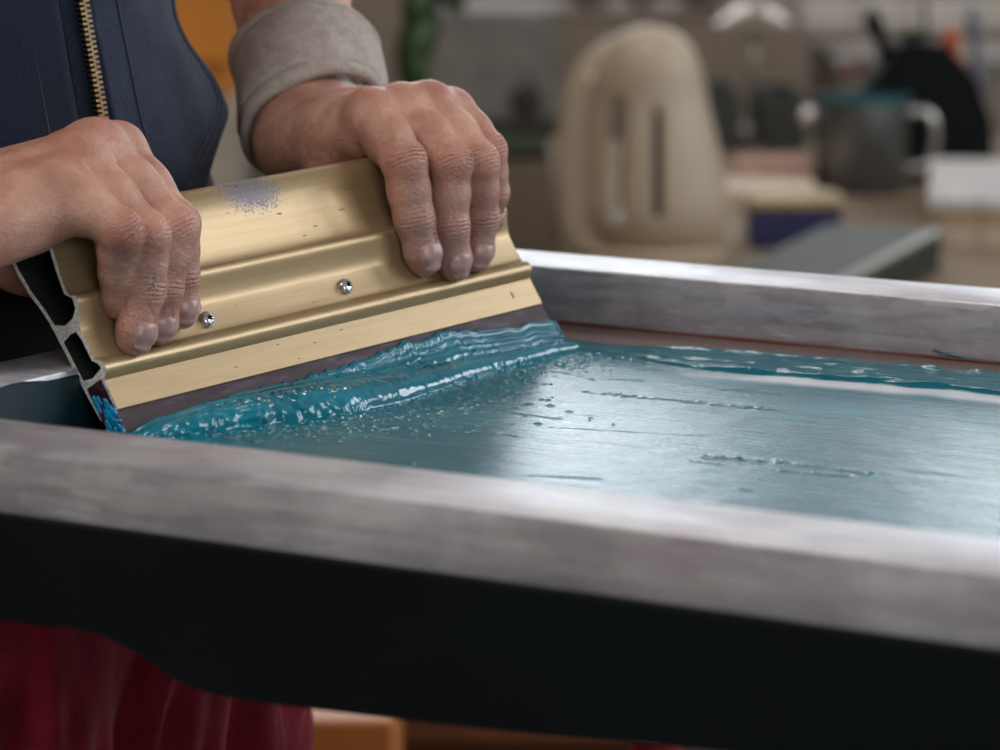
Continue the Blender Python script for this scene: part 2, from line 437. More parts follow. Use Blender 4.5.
# dribbles of ink over the far rail
bm = bmesh.new()
for pts in ([(938, 357.5), (952, 357), (968, 358), (976, 361), (979, 364)],):
    P = [loc_frame(onz(u, v, .0255 - .0)) for u, v in pts]
    tube(bm, [(p[0] * 1.0, QF0 - .0006, .004 - .0008 * i) for i, p in enumerate([loc_frame(onz(u, v, 0)) for u, v in pts])], .0005, 6)
bm_obj('ink_dribble', bm, M['ink'], frame, smooth=True)
# the stretched mesh
bm = bmesh.new(); box(bm, -RL0 - .01, -RR1 + .01, QN1 - .01, QF0 + .01, -.0006, -.0002)
bm_obj('mesh_fabric', bm, mat_cloth('polyester_mesh', srgb(120, 140, 145), srgb(150, 165, 170), 2500, .5), frame)

# ------------------------------------------------------------------ ink film lying on the mesh
def interp(x, xs, ys): return np.interp(x, xs, ys)
def contact(l):
    b = W(l, 0, -1.0); u0 = -b[2] / _u[2]; p = b + _u * u0; return p, -u0 * 1000.   # point, blade length (mm)
def Dfun(l): return interp(l, [-4, 0, 30, 60, 90, 120, 150, 180, 210, 240, 267, 272], [3, 6, 13, 21, 29, 29, 23, 17, 13, 10, 8, 6])
rs = np.concatenate([np.arange(.0895, .50, .0028), np.arange(.50, .81, .0008), [.8118]])
qs = np.concatenate([np.arange(.9352, 1.3562, .00085), [1.3564]])
Rg, Qg = np.meshgrid(rs, qs, indexing='ij')
Hf = .0003 + .00012 * vnoise(Rg * 30, Qg * 500) + .0002 * vnoise(Rg * 90, Qg * 120, 2)
band_lo = interp(Rg, [.3, .5, .60, .68, .71, .74, .82], [1.287, 1.287, 1.2865, 1.2765, 1.283, 1.305, 1.325]) + .004 * (vnoise(Rg * 60, Rg * 0, 5) - .5)
band_hi = interp(Rg, [.3, .62, .70, .75, .82], [1.327, 1.3265, 1.3225, 1.318, 1.315]) + .004 * (vnoise(Rg * 90, Rg * 0, 6) - .5)
thick = sst(0, .002, Qg - band_lo) * sst(0, .0015, band_hi - Qg) * sst(.745, .70, Rg)
tape = sst(0, .002, Qg - band_hi)
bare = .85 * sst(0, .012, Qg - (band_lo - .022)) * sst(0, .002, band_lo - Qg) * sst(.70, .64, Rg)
edge = np.exp(-((Qg - band_hi + .003) / .002) ** 2) + np.exp(-((Qg - band_lo - .004) / .003) ** 2) * .7 + np.exp(-((Qg - band_lo - .017) / .003) ** 2) * .6
Hf += thick * (.0011 + .0009 * vnoise(Rg * 110, Qg * 260, 3)) + thick * edge * (.0005 + .0011 * sst(.5, .9, vnoise(Rg * 100, Qg * 520, 4)))
pts = []      # (r, q, radius, height)
def rqz(u, v): P = onz(u, v, 0); return float(P @ RX), float(P @ QX)
# streak ridges with beads
for (u0_, v0_, u1_, v1_, n, rad, dens) in [(585, 393, 775, 411, 70, .0011, 1), (680, 387, 785, 396, 36, .0008, 1), (600, 380, 640, 382, 10, .0008, 1), (705, 458, 765, 463, 16, .0016, 1), (775, 462, 862, 474, 26, .0013, 1),
        (690, 462, 720, 466, 8, .001, 1), (765, 470, 850, 478, 18, .0010, 1), (620, 352, 700, 362, 24, .0010, 1), (590, 365, 660, 372, 20, .0011, 1), (845, 470, 870, 476, 5, .0012, 1), (738, 490, 752, 492, 3, .0013, 1), (500, 425, 700, 437, 26, .0006, .5),
        (520, 476, 600, 480, 20, .0009, 1), (480, 410, 560, 420, 30, .0009, 1), (430, 425, 520, 438, 30, .0010, 1), (560, 372, 590, 380, 20, .0010, 1)]:
    a = rqz(u0_, v0_); b = rqz(u1_, v1_)
    for i in range(n):
        t = rng.random(); j = rng.normal(0, .0009)
        pts.append((a[0] + (b[0] - a[0]) * t, a[1] + (b[1] - a[1]) * t + j, rad * (.5 + rng.random()), rad * (.35 + .5 * rng.random())))
    d2 = (b[0] - a[0], b[1] - a[1]); L2 = d2[0] ** 2 + d2[1] ** 2
    tt = ((Rg - a[0]) * d2[0] + (Qg - a[1]) * d2[1]) / L2; tc = np.clip(tt, -.3, 1)
    dd = np.hypot(Rg - a[0] - tc * d2[0], Qg - a[1] - tc * d2[1] - .0006 * (vnoise(Rg * 150, Rg * 0, 8) - .5))
    Hf += .00045 * dens * np.exp(-(dd / .0010) ** 2) * sst(-.3, .6, tc)
# spatter thrown in front of the roll
for i in range(8000):
    l = rng.uniform(25, 268); p, bl = contact(l); D = float(Dfun(l))
    d = D - 1 + rng.exponential(11 if l < 170 else 6)
    if rng.random() < .35: d = D + rng.random() * 5
    P = p + _n0 * d / 1000
    pts.append((float(P @ RX), float(P @ QX), (.0004 + .0011 * rng.random() ** 2), .0008 * rng.random() + .0003))
# a wet line of ink along the near rail
for i in range(900):
    r = .80 - .26 * rng.random() ** 1.3
    pts.append((r, QN1 + .0005 + abs(rng.normal(0, .006)), .0006 + .0013 * rng.random() ** 2, .0013 * rng.random()))
Hf += .0022 * np.exp(-((Qg - QN1) / .007) ** 2) * sst(.50, .66, Rg) * (.4 + vnoise(Rg * 120, Qg * 200, 7))
for (r, q, rad, h) in pts:
    i0, i1 = np.searchsorted(rs, (r - rad * 1.3, r + rad * 1.3)); j0, j1 = np.searchsorted(qs, (q - rad * 1.3, q + rad * 1.3))
    if i1 <= i0 or j1 <= j0: continue
    dd = ((Rg[i0:i1, j0:j1] - r) ** 2 + (Qg[i0:i1, j0:j1] - q) ** 2) / rad ** 2
    Hf[i0:i1, j0:j1] = np.maximum(Hf[i0:i1, j0:j1], .0003 + h * np.sqrt(np.clip(1 - dd * .8, 0, 1)))
    wm = np.clip(1.1 - dd, 0, 1); thick[i0:i1, j0:j1] = np.maximum(thick[i0:i1, j0:j1], wm)
# denser colour close in front of the roll and along the near rail
for l in np.arange(0, 268, 3):
    pass
Vf = np.stack([-Rg, Qg, Hf], -1).reshape(-1, 3); nr, nq = Rg.shape
ii = np.arange(nr * nq).reshape(nr, nq)
Ff = np.stack([ii[:-1, :-1], ii[:-1, 1:], ii[1:, 1:], ii[1:, :-1]], -1).reshape(-1, 4)
film = mesh_obj('ink_film', Vf, Ff, M['film'])
film.matrix_world = FM
# near-roll thickness mask
Pw = (Rg[..., None] * RX + Qg[..., None] * QX)
c0 = contact(0)[0]; sh = nrm([_s[0], _s[1], 0]); rel = Pw - c0
ll = (rel @ sh) * 1000; dd_ = (rel @ _n0) * 1000 - Dfun(ll)
wet = sst(46, 0, dd_ + 14 * (vnoise(Rg * 80, Qg * 300, 9) - .5)) * (ll > -20) * (ll < 275)
wet = np.maximum(wet, sst(.02, 0.002, Qg - QN1 + .008 * (vnoise(Rg * 60, Rg * 0, 12) - .5)) * sst(.44, .6, Rg))
wet = np.maximum(wet, (ll <= -20) * 1.)
thk = np.clip(np.maximum(thick, wet * .9), 0, 1)
def set_col(o, name, R, G, B):
    a = o.data.color_attributes.new(name, 'FLOAT_COLOR', 'POINT')
    arr = np.stack([R, G, B, np.ones_like(R)], -1).astype(np.float32)
    a.data.foreach_set('color', arr.ravel())
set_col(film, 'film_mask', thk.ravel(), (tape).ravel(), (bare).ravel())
tag(film, 'thin glossy teal ink film spread over the mesh inside the aluminium frame', 'ink film', kind='stuff')

# ------------------------------------------------------------------ the roll of ink pushed by the blade
NL, NP = 900, 90
lg = np.linspace(-3, 271, NL)
gap = interp(lg, [-3, 0, 20, 50, 80, 100, 130, 150, 170, 200, 220, 240, 267, 271], [13, 12, 10, 7.5, 5.5, 6, 6, 3.5, 2.2, 2.2, 4, 7, 8, 9])
gap = gap + 1.5 * (vnoise(lg / 9, lg * 0, 20) - .5) + 1.6 * (vnoise(lg / 2.2, lg * 0, 21) - .5) * sst(240, 200, lg)
hr = interp(lg, [-3, 0, 15, 40, 80, 120, 150, 200, 250, 267, 271], [.4, 4, 6.5, 9, 10.5, 10, 8, 6.5, 5, 4, .4])
V = np.zeros((NL, NP, 3))
Mx = Matrix(((sh[0], -_n0[0], 0, c0[0]), (sh[1], -_n0[1], 0, c0[1]), (0, 0, 1, 0), (0, 0, 0, 1)))
ca, sa = math.cos(_a), math.sin(_a)
for i, l in enumerate(lg):
    p, bl = contact(l); D = float(Dfun(l)); h = hr[i]; at = max(2.5, bl - gap[i])
    endf = min(1, (l + 3) / 6, (271 - l) / 5); endf = max(endf, .05)
    T = lambda a, t: (-sa * a + ca * t, ca * a + sa * t)
    pr = [T(at + .3, -.3), T(at, .7 * endf), T(at * .93, 1.5 * endf), T(at * .72, 1.7 * endf), T(max(at * .55, h * .95), 1.8 * endf + .3)]
    th0 = 2.2
    for th in np.linspace(th0, 0.05, 8):
        pr.append((D * .53 + D * .47 * math.cos(th), h * math.sin(th) ** .8))
    pr += [(D + 1.5, .45), (D + 6, .1), (D + 7, -.2)]
    sp = np.array(spline(pr, 7)); arc = np.concatenate([[0], np.cumsum(np.hypot(*np.diff(sp, axis=0).T))]); tt = np.linspace(0, arc[-1], NP)
    x = np.interp(tt, arc, sp[:, 0]); z = np.interp(tt, arc, sp[:, 1])
    base = (p - c0); bx = base @ sh * 1000; by = -(base @ _n0) * 1000
    V[i, :, 0] = bx; V[i, :, 1] = by - x; V[i, :, 2] = z
# displacement along the cross-section normal
dx = np.gradient(-V[:, :, 1], axis=1); dz = np.gradient(V[:, :, 2], axis=1); ln = np.hypot(dx, dz) + 1e-6
nx_, nz_ = -dz / ln, dx / ln
Lg = lg[:, None] * np.ones(NP); Sg = np.linspace(0, 1, NP)[None, :] * np.ones((NL, 1)); sfade = np.sin(np.clip(Sg, 0, 1) * PI) ** .5
wv_ = .02 * (vnoise(Lg / 30, Lg * 0, 33) - .5) + .006 * (vnoise(Lg / 5, Lg * 0, 37) - .5)
ridge = 0
for k_, (s0, am) in enumerate(((.07, 1.0), (.17, .8), (.26, .9), (.36, 1.1))):
    ridge = ridge + am * np.exp(-((Sg - s0 - wv_) / .017) ** 2) * (.25 + 1.3 * vnoise(Lg / 11, Lg * 0, 40 + k_))
jag = sst(.72, .95, vnoise(Lg / 1.5, Sg * 20, 31)) * sst(.40, .6, vnoise(Lg / 20, Sg * 7, 35)) * .8
blob = (1.3 * (vnoise(Lg / 7, Sg * 8, 32) - .5) + 1.2 * (vnoise(Lg / 2.8, Sg * 20, 34) - .45)) * (sst(150, 40, Lg) * .9 + .22)
big = 1.6 * (vnoise(Lg / 30, Sg * 2, 36) - .5)
disp = (ridge + jag + blob * sst(.3, .6, Sg) * sst(1, .85, Sg) + big * sst(.3, .6, Sg) * sst(1, .8, Sg)) * sfade
disp *= np.clip(np.minimum((Lg + 3) / 5, (271 - Lg) / 4), 0, 1)
V[:, :, 1] -= nx_ * disp; V[:, :, 2] += nz_ * disp
V[:, :, 2] = np.maximum(V[:, :, 2], -.1)
V /= 1000.
ii = np.arange(NL * NP).reshape(NL, NP)
Fm = np.stack([ii[:-1, :-1], ii[1:, :-1], ii[1:, 1:], ii[:-1, 1:]], -1).reshape(-1, 4)
roll = mesh_obj('ink_roll', V.reshape(-1, 3), Fm, M['ink']); roll.matrix_world = Mx
tag(roll, 'thick glossy teal ink heaped in a roll against the squeegee blade', 'ink', kind='stuff')

# ================================================================== squeegee
SM = Matrix(((_s[0], _u[0], _n[0], SL[0]), (_s[1], _u[1], _n[1], SL[1]), (_s[2], _u[2], _n[2], SL[2]), (0, 0, 0, 1)))
sq = thing('squeegee', 'gold aluminium squeegee with purple blade gripped by both hands', 'squeegee', mat=SM)
front = [(0, 0), (12, 0), (13.2, 1.6), (15, 3.2), (17.2, 3.5), (19, 2.6), (20.4, .9), (22, .3), (31, .2), (34, .7), (38, 2.6), (42.2, 5.0), (44.2, 5.4), (45.2, 4.9), (45.9, 3.2), (47.5, 2.2), (52, 2.4), (58, 3.6), (65, 5.2), (71, 5.6), (75.5, 4.6), (79, 1.8), (80.8, -2.5)]
back = [(81, -8), (79, -13), (75, -16), (68, -17), (57, -16), (48, -13.8), (38, -12.5), (12, -11.5), (0, -10.5)]
def dens(p, sm=True): return [tuple(x) for x in spline(p, 5)]
outer = front[:2] + dens(front[1:])[1:] + dens(back)
hole_hi = [(41, -1.0 + 3.4), (45, 3.2), (48, .4), (58, 1.8), (65, 3.4), (71, 3.8), (76, 1.6), (78.6, -3), (79, -8), (77, -12.4), (73.5, -14.3), (68, -15.3), (57, -14.3), (48, -12), (40.5, -10.8), (38, -6), (38.5, -1.)]
hole_lo = [(16.5, 1.2), (18.5, .8), (21, -1.5), (30, -1.6), (33.5, -2.5), (34, -6), (33, -10.4), (22, -10), (16.5, -9.7), (15.2, -5)]
m2 = lambda L_: [(a / 1000, b / 1000) for a, b in L_]
bm = bmesh.new()
extrude_profile(bm, [m2(outer), m2(hole_hi), m2(hole_lo)], (1, 0, 0), SLEN, (0, 0, 0), (0, 1, 0), (0, 0, 1))
bmesh.ops.recalc_face_normals(bm, faces=bm.faces)
hold = bm_obj('holder', bm, M['gold'], sq, angle=28)
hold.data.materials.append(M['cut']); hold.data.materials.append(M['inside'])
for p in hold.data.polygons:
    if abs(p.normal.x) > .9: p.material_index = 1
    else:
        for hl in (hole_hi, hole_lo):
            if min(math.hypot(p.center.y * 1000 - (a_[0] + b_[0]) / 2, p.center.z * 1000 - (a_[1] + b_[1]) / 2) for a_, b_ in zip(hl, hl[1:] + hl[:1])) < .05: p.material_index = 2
# blade
def zero_u(l, n): b = W(l, 0, n); return -(b[2] - .0004) / _u[2] * 1000
bm = bmesh.new(); NB = 40; ringsb = []
for i in range(NB + 1):
    l = -.6 + (SLEN * 1000 + 1.6) * i / NB
    wob = .0
    sec = [(-1.2, 13), (-1.2, zero_u(l, -1.2)), (-9.4, zero_u(l, -9.4)), (-9.4, 13)]
    ringsb.append([bm.verts.new((l / 1000, u / 1000, n / 1000)) for n, u in sec])
for a, b in zip(ringsb, ringsb[1:]):
    for k in range(4): bm.faces.new((a[k], a[(k + 1) % 4], b[(k + 1) % 4], b[k]))
bm.faces.new(ringsb[0][::-1]); bm.faces.new(ringsb[-1])
bladeo = bm_obj('blade', bm, M['blade'], sq, angle=30); bladeo['label'] = 'purple rubber blade smeared with ink'
# blue ink smears on the blade's left end
bm = bmesh.new()
for k in range(26):
    u = rng.uniform(-14, 9); n = rng.uniform(-9.5, -1); bmesh.ops.create_icosphere(bm, subdivisions=2, radius=1, matrix=Matrix.Translation((-.0006, u / 1000, n / 1000)) @ Matrix.Diagonal((.0010, rng.uniform(.001, .0034), rng.uniform(.0007, .0015), 1)))
bm_obj('ink_smear', bm, plain('bright_blue_ink', srgb(0, 120, 165), .25, 0, 200, .4), sq, smooth=True)
# screws
def screw(l, u):
    Mt = Matrix.Translation((l / 1000, u / 1000, .0004)) @ Matrix.Rotation(rng.random(), 4, 'Z')
    bm = bmesh.new(); n = 48
    def ring(rf, z): return [bm.verts.new(Mt @ Vector((rf(2 * PI * i / n) * math.cos(2 * PI * i / n), rf(2 * PI * i / n) * math.sin(2 * PI * i / n), z))) for i in range(n)]
    star = lambda s: (lambda a: s * (.00125 + .00042 * math.cos(6 * a)))
    rr = [ring(lambda a: .0034, -.0003), ring(lambda a: .0034, .0007), ring(lambda a: .0031, .0016), ring(lambda a: .0025, .0022), ring(star(1.05), .0025), ring(star(1.), .0009)]
    for a, b in zip(rr, rr[1:]):
        for i in range(n): bm.faces.new((a[i], a[(i + 1) % n], b[(i + 1) % n], b[i]))
    bm.faces.new(rr[-1]); bm.faces.new(rr[0][::-1])
    so = bm_obj('screw', bm, M['steel'], sq, angle=35)
    so.data.materials.append(M['recess'])
    for p in so.data.polygons:
        c = p.center
        if (Mt.inverted() @ c).z < .0026 and Vector((Mt.inverted() @ c).xy).length < .00165: p.material_index = 1
    return so
screw(65.5, 25.8); screw(150.5, 26.5)
# short ink tick near the right end of the lip
bm = bmesh.new(); box(bm, .2500, .2507, .0052, .0082, 0, .00012); bm_obj('tick_mark', bm, M['recess'], sq)

# ================================================================== the person
GV = nrm([.8, -.6, 0]); EV = nrm([.6, .8, 0]); TC = np.array([-.250, 1.532, 0.])      # facing, towards the left arm, torso centre
person = thing('person', 'person in dark navy zipped vest and wine red trousers pressing down the gold squeegee', 'person', (float(TC[0]), float(TC[1]), FLOOR))
pinv = Matrix.Translation((-float(TC[0]), -float(TC[1]), -FLOOR))
def pm(o): o.matrix_parent_inverse = pinv; return o      # meshes below are written in world coordinates
class Hand: pass
def pt(t): return F(*t) if isinstance(t, tuple) else np.array(t)
def build_hand(spec, h=.00065):
    H = Hand(); H.f = []
    for nm in ('index', 'middle', 'ring', 'pinky'):
        H.f.append(([F(a, b, n) for a, b, n in spec[nm]], spec['r_' + nm]))
    cr, cu = pt(spec['carp_r']), pt(spec['carp_u'])
    allp = [p for c, _ in H.f for p in c] + [cr, cu] + [pt(t) for t in spec['thumb']]
    arm = np.array(spec['arm']); cm = (cr + cu) / 2; ad = nrm(arm - cm)
    allp.append(cm + ad * spec['armlen'])
    allp = np.array(allp); lo, hi = allp.min(0) - .018, allp.max(0) + .018
    P = Field(lo, hi, h)
    mcp = [c[3] for c, _ in H.f]
    lat = nrm(mcp[3] - mcp[0]); dist_dir = nrm((mcp[1] + mcp[2]) / 2 - cm)
    dors = np.cross(lat, dist_dir); dors = nrm(dors)
    if dors[2] < 0: dors = -dors
    H.dors = dors; H.mcp = mcp; H.cm = cm
    carp = [cr + (cu - cr) * t for t in (0., .33, .66, 1.)]
    for i, (c, r) in enumerate(H.f):
        m = mcp[i]; P.cap(m - dors * .0026 - dist_dir * spec['mback'], carp[i], r[3] * .96, .0125, .008)
        P.cap(m - dors * .008 - dist_dir * .008, carp[i] - dors * .007, r[3] * .82, .0125, .010)
    for i in range(3):   # fill between the metacarpals
        a = (mcp[i] + mcp[i + 1]) / 2 - dors * .0085 - dist_dir * .012; P.cap(a, (carp[i] + carp[i + 1]) / 2 - dors * .003, .0085, .013, .009)
    # tendons and knuckle heads
    for i, (c, r) in enumerate(H.f):
        P.ell(mcp[i] + dors * (r[3] * .32), (r[3] * .72, r[3] * .95, r[3] * .76), (lat, dist_dir, dors), .009)
        P.cap(mcp[i] + dors * (r[3] * .55) - dist_dir * .004, carp[i] * .5 + cm * .5 + dors * .0105, .0030, .0022, .009)
    # ulnar pad, wrist, forearm
    P.cap(mcp[3] - dors * .009 - dist_dir * .015, cu - dors * .007, .0095, .0135, .012)
    wl = nrm(cu - cr); wd = nrm(np.cross(wl, ad))
    if wd @ dors < 0: wd = -wd
    e0 = cm; e1 = cm + ad * spec['armlen']; wv = spec.get('wristw', .016)
    for t in (-1, 0, 1):
        P.cap(e0 + wl * wv * t * .8 - wd * .002, e1 + wl * wv * t * 1.0, .0165, .0205 if t else .023, .014)
    P.ell(cm + ad * .012 + wl * (wv + .004) + wd * .010, (.009, .011, .008), (wl, ad, wd), .008)   # ulna head
    # thumb
    tp = [pt(t) for t in spec['thumb']]   # tip, IP, MCP, CMC
    T = P.new()
    for a, b, ra, rb in ((0, 1, .0082, .0098), (1, 2, .0098, .0112), (2, 3, .0115, .0145)): T.cap(tp[a], tp[b], ra, rb, .005)
    P.D = smin(P.D, T.D, .012)
    P.cap(tp[2] * .6 + tp[3] * .4, mcp[0] * .55 + carp[0] * .45 - dors * .006, .0085, .0105, .014)
    # fingers
    FF = P.new()
    H.seg = []
    for i, (c, r) in enumerate(H.f):
        G = P.new(); t, d, p, m = c
        dn_p = nrm(p - (d + m) / 2); dn_d = nrm(nrm(d - (t + p) / 2) * .5 + spec['nails'][i] * .6 + dn_p * .5)
        axt = nrm(t - d); nd = spec['nails'][i]; nd = nrm(nd - axt * (nd @ axt))
        mid1 = (m + p) / 2 + dn_p * .0006; mid2 = (p + d) / 2
        G.cap(m - dors * spec['mdrop'], mid1, r[3] * spec['mscale'], r[2] * 1.08, .006); G.cap(mid1, p, r[2] * 1.08, r[2] * .98, .005)
        G.cap(p, mid2, r[2] * .97, (r[1] + r[2]) / 2 * .97, .004); G.cap(mid2, d, (r[1] + r[2]) / 2 * .97, r[1] * .99, .004)
        G.cap(d, t, r[1] * .95, r[0], .004); G.cap(t, t + axt * r[0] * .42 - nd * .0006, r[0], r[0] * .80, .003)
        # palmar pads
        G.ell(mid2 - dn_p * r[1] * .28, (r[1] * .8, r[1] * 1.1, r[1] * .8), (np.cross(nrm(p - d), dn_p), nrm(p - d), dn_p), .004)
        G.ell(mid1 - dn_p * r[2] * .30, (r[2] * .8, r[2] * 1.3, r[2] * .8), (np.cross(nrm(m - p), dn_p), nrm(m - p), dn_p), .005)
        # knuckle
        G.ell(p + dn_p * r[2] * .16, (r[2] * .80, r[2] * .95, r[2] * .80), (np.cross(nrm(m - d), dn_p), nrm(m - d), dn_p), .004)
        G.ell(d + dn_d * r[1] * .12, (r[1] * .80, r[1] * .8, r[1] * .84), (np.cross(axt, dn_d), axt, dn_d), .003)
        FF.D = smin(FF.D, G.D, .0009)
        H.seg.append(dict(t=t, d=d, p=p, m=m, r=r, dn_p=dn_p, dn_d=dn_d, nd=nd, axt=axt))
    P.D = smin(P.D, FF.D, spec['webk'])
    for i in range(3):      # webs between the knuckles
        a, b = H.seg[i], H.seg[i + 1]
        w = (a['m'] * .80 + a['p'] * .20 + b['m'] * .80 + b['p'] * .20) / 2 - dors * .0095
        P.ell(w, (.007, .006, .006), None, .006)
    V, Q = P.mesh()
    red = np.zeros(len(V)); stain = np.zeros(len(V)); nail = np.zeros(len(V)); cw = np.full(len(V), .5); cs = np.zeros(len(V)); disp = np.zeros((len(V), 3))
    def joint(J, ax, dn, r, redk, creasek, wid=1.):
        rel = V - J; w = rel @ ax; dd = rel @ dn; dist = np.linalg.norm(rel, axis=1); near = dist < 2.1 * r
        g = np.exp(-(w / (r * .62 * wid)) ** 2) * sst(.1, .75, dd / r) * near
        red[:] = np.maximum(red, redk * np.exp(-(dist / (1.25 * r)) ** 3) * sst(-.2, .8, dd / r))
        up = g * creasek > cs; cw[up] = w[up] * 1000 / 20 + .5; cs[up] = (g * creasek)[up]
    for sg in H.seg:
        r = sg['r']
        joint(sg['p'], nrm(sg['m'] - sg['d']), sg['dn_p'], r[2], .9, spec.get('crease', 1.)); joint(sg['d'], nrm(sg['p'] - sg['t']), sg['dn_d'], r[1], .5, .8, .8)
        joint(sg['m'] + dors * .002, nrm(dist_dir + nrm(sg['p'] - sg['m'])), dors, r[3] * 1.15, .6, 0)
        # fingertip masks
        rel = V - sg['t']; al = rel @ sg['axt']; dist = np.linalg.norm(V - (sg['t'] * .6 + sg['d'] * .4), axis=1)
        stain = np.maximum(stain, sst(r[0] * 2.6, r[0] * 1.0, dist) * spec['stain'])
        red = np.maximum(red, .4 * sst(r[0] * 2., r[0], dist))
        up = rel @ sg['nd']; la = rel @ np.cross(sg['axt'], sg['nd']); rr = r[0]
        inside = sst(.78, .70, np.abs(la) / rr) * sst(1.22, 1.14, al / rr) * sst(-.55, -.42, al / rr - .25 * (la / rr) ** 2 * -1) * (up > .15 * rr)
        rim = sst(.95, .84, np.abs(la) / rr) * sst(1.4, 1.2, al / rr) * sst(-.8, -.6, al / rr) * (up > .1 * rr) * (1 - inside)
        nail = np.maximum(nail, 0)
        disp -= rim[:, None] * sg['nd'][None, :] * .00025
        # shade painted onto the right and lower side of the middle segments
        m2_ = (sg['p'] + sg['d']) / 2; side = ((V - m2_) @ nv(.8, -.5, -.2)) / r[1]
        stain = np.maximum(stain, spec['stain2'] * sst(r[1] * 2.2, r[1] * 1.2, np.linalg.norm(V - m2_, axis=1)) * sst(-.2, .9, side))
    V = V + disp
    H.V, H.Q, H.masks = V, Q, (red, stain, nail, cw, cs)
    H.P = P; H.armend, H.ad = e1, ad
    return H
LW_R, LW_U = (287, 140, -62), (321, 112, -76)
nv = lambda *a: nrm(a)
specL = dict(
    index=[(423, 254, 7.4), (414, 218, 13.0), (404, 162, 23), (372, 117, 8)], r_index=(.0077, .0082, .0090, .0108), mback=.006, webk=.0042, mdrop=0, mscale=.95,
    middle=[(454, 261, 7.2), (450, 227, 14.5), (450, 162, 28), (404, 112, 13)], r_middle=(.0073, .0077, .0087, .0106),
    ring=[(477, 252, 7.0), (481, 218, 15.5), (478, 162, 30), (433, 109, 18)], r_ring=(.0070, .0074, .0083, .0101),
    pinky=[(490, 217, 6.2), (493, 192, 15), (488, 150, 27), (455, 114, 17)], r_pinky=(.0058, .0064, .0073, .0090),
    carp_r=LW_R, carp_u=LW_U, thumb=[W(203, 52, -27), W(212, 76, -31), W(232, 98, -36), W(254, 118, -58)],
    arm=F(303, 126, -69) + np.array([-.10, .86, .50]) * .24, armlen=.10, wristw=.009, nails=(nv(.50, -.80, .3), nv(.42, -.85, .3), nv(.42, -.85, .3), nv(.8, -.5, .2)), stain=.62, stain2=.35)
specR = dict(
    pinky=[(118, 299, 6.8), (118, 270, 16), (121, 231, 31), (59, 188, 19)], r_pinky=(.0066, .0071, .0078, .0092),
    ring=[(136, 332, 7.2), (144, 290, 16), (147, 235, 29), (76, 161, 17)], r_ring=(.0074, .0075, .0082, .0096),
    middle=[(160, 324, 6.6), (163, 288, 15), (175, 229, 27), (96, 149, 14)], r_middle=(.0067, .0073, .0082, .0095),
    index=[(182, 308, 6.4), (180, 276, 12), (178, 224, 22), (117, 151, 9)], r_index=(.0066, .0070, .0079, .0092), mback=0, webk=.0085, mdrop=.0008, mscale=.96,
    carp_r=W(-38, 108, -44), carp_u=W(-56, 87, -14), thumb=[W(34, 58, -27), W(20, 74, -33), W(2, 90, -36), W(-24, 106, -42)],
    arm=np.array([-.47, 1.42, .18]), armlen=.06, nails=(nv(.42, -.85, .25), nv(.45, -.85, .25), nv(.72, -.6, .2), nv(.95, -.3, .1)), stain=.3, stain2=.35, crease=.6)
HL = build_hand(specL); HR = build_hand(specR)
# the rest of the body, coarser, overlapping the forearms
sl_, sr_ = TC + EV * .175 + ZX * .46, TC - EV * .175 + ZX * .46
elL = HL.cm + HL.ad * .22; elR = HR.cm + HR.ad * .245
B = Field((-.72, 1.2, FLOOR), (.06, 2.02, .80), .007)
B.cap(HL.cm + HL.ad * .07, elL, .0255, .040, .02); B.cap(elL, sl_, .041, .052, .03)
B.cap(HR.cm + HR.ad * .035, elR, .0245, .040, .02); B.cap(elR, sr_, .041, .052, .03)
for t in (-1, -.4, .4, 1):
    B.cap(TC + EV * (.055 * t - .015) + ZX * -.05, TC + EV * (.055 * t - .02) + ZX * .40, .070, .070, .03)
B.cap(sl_, sr_, .055, .055, .05)
B.cap(TC + ZX * .44, TC + ZX * .56 + GV * .03, .055, .052, .03)
hc = TC + ZX * .66 + GV * .055
B.ell(hc, (.075, .092, .108), (EV, GV, ZX), .02); B.ell(hc + GV * .03 - ZX * .055, (.05, .055, .055), (EV, GV, ZX), .03)
B.ell(hc + GV * .098 - ZX * .012, (.012, .016, .02), (EV, GV, ZX), .012)
for s_ in (-1, 1): B.ell(hc + EV * .076 * s_ - ZX * .01, (.008, .016, .026), (EV, GV, ZX), .008)
for s_ in (-1, 1):
    B.cap(TC + EV * .085 * s_ - ZX * .08, TC + EV * .10 * s_ - ZX * .48 + GV * .02, .078, .052, .04)
    B.cap(TC + EV * .10 * s_ - ZX * .48 + GV * .02, TC + EV * .11 * s_ + ZX * (FLOOR + .08), .05, .034, .03)
    B.cap(TC + EV * .11 * s_ + ZX * (FLOOR + .04), TC + EV * .12 * s_ + GV * .16 + ZX * (FLOOR + .032), .036, .03, .03)
bV, bQ = B.mesh()
allV = np.concatenate([HL.V, HR.V, bV]); allQ = np.concatenate([HL.Q, HR.Q + len(HL.V), bQ + len(HL.V) + len(HR.V)])
body = pm(mesh_obj('body', allV, allQ, M['skin'], person))
z_ = np.zeros(len(bV)); mk = [np.concatenate([a, b, z_ if i != 3 else z_ + .5]) for i, (a, b) in enumerate(zip(HL.masks, HR.masks))]
set_col(body, 'skin_mask', mk[0], mk[1], mk[2]); set_col(body, 'crease_mask', mk[3], mk[4], mk[4] * 0)

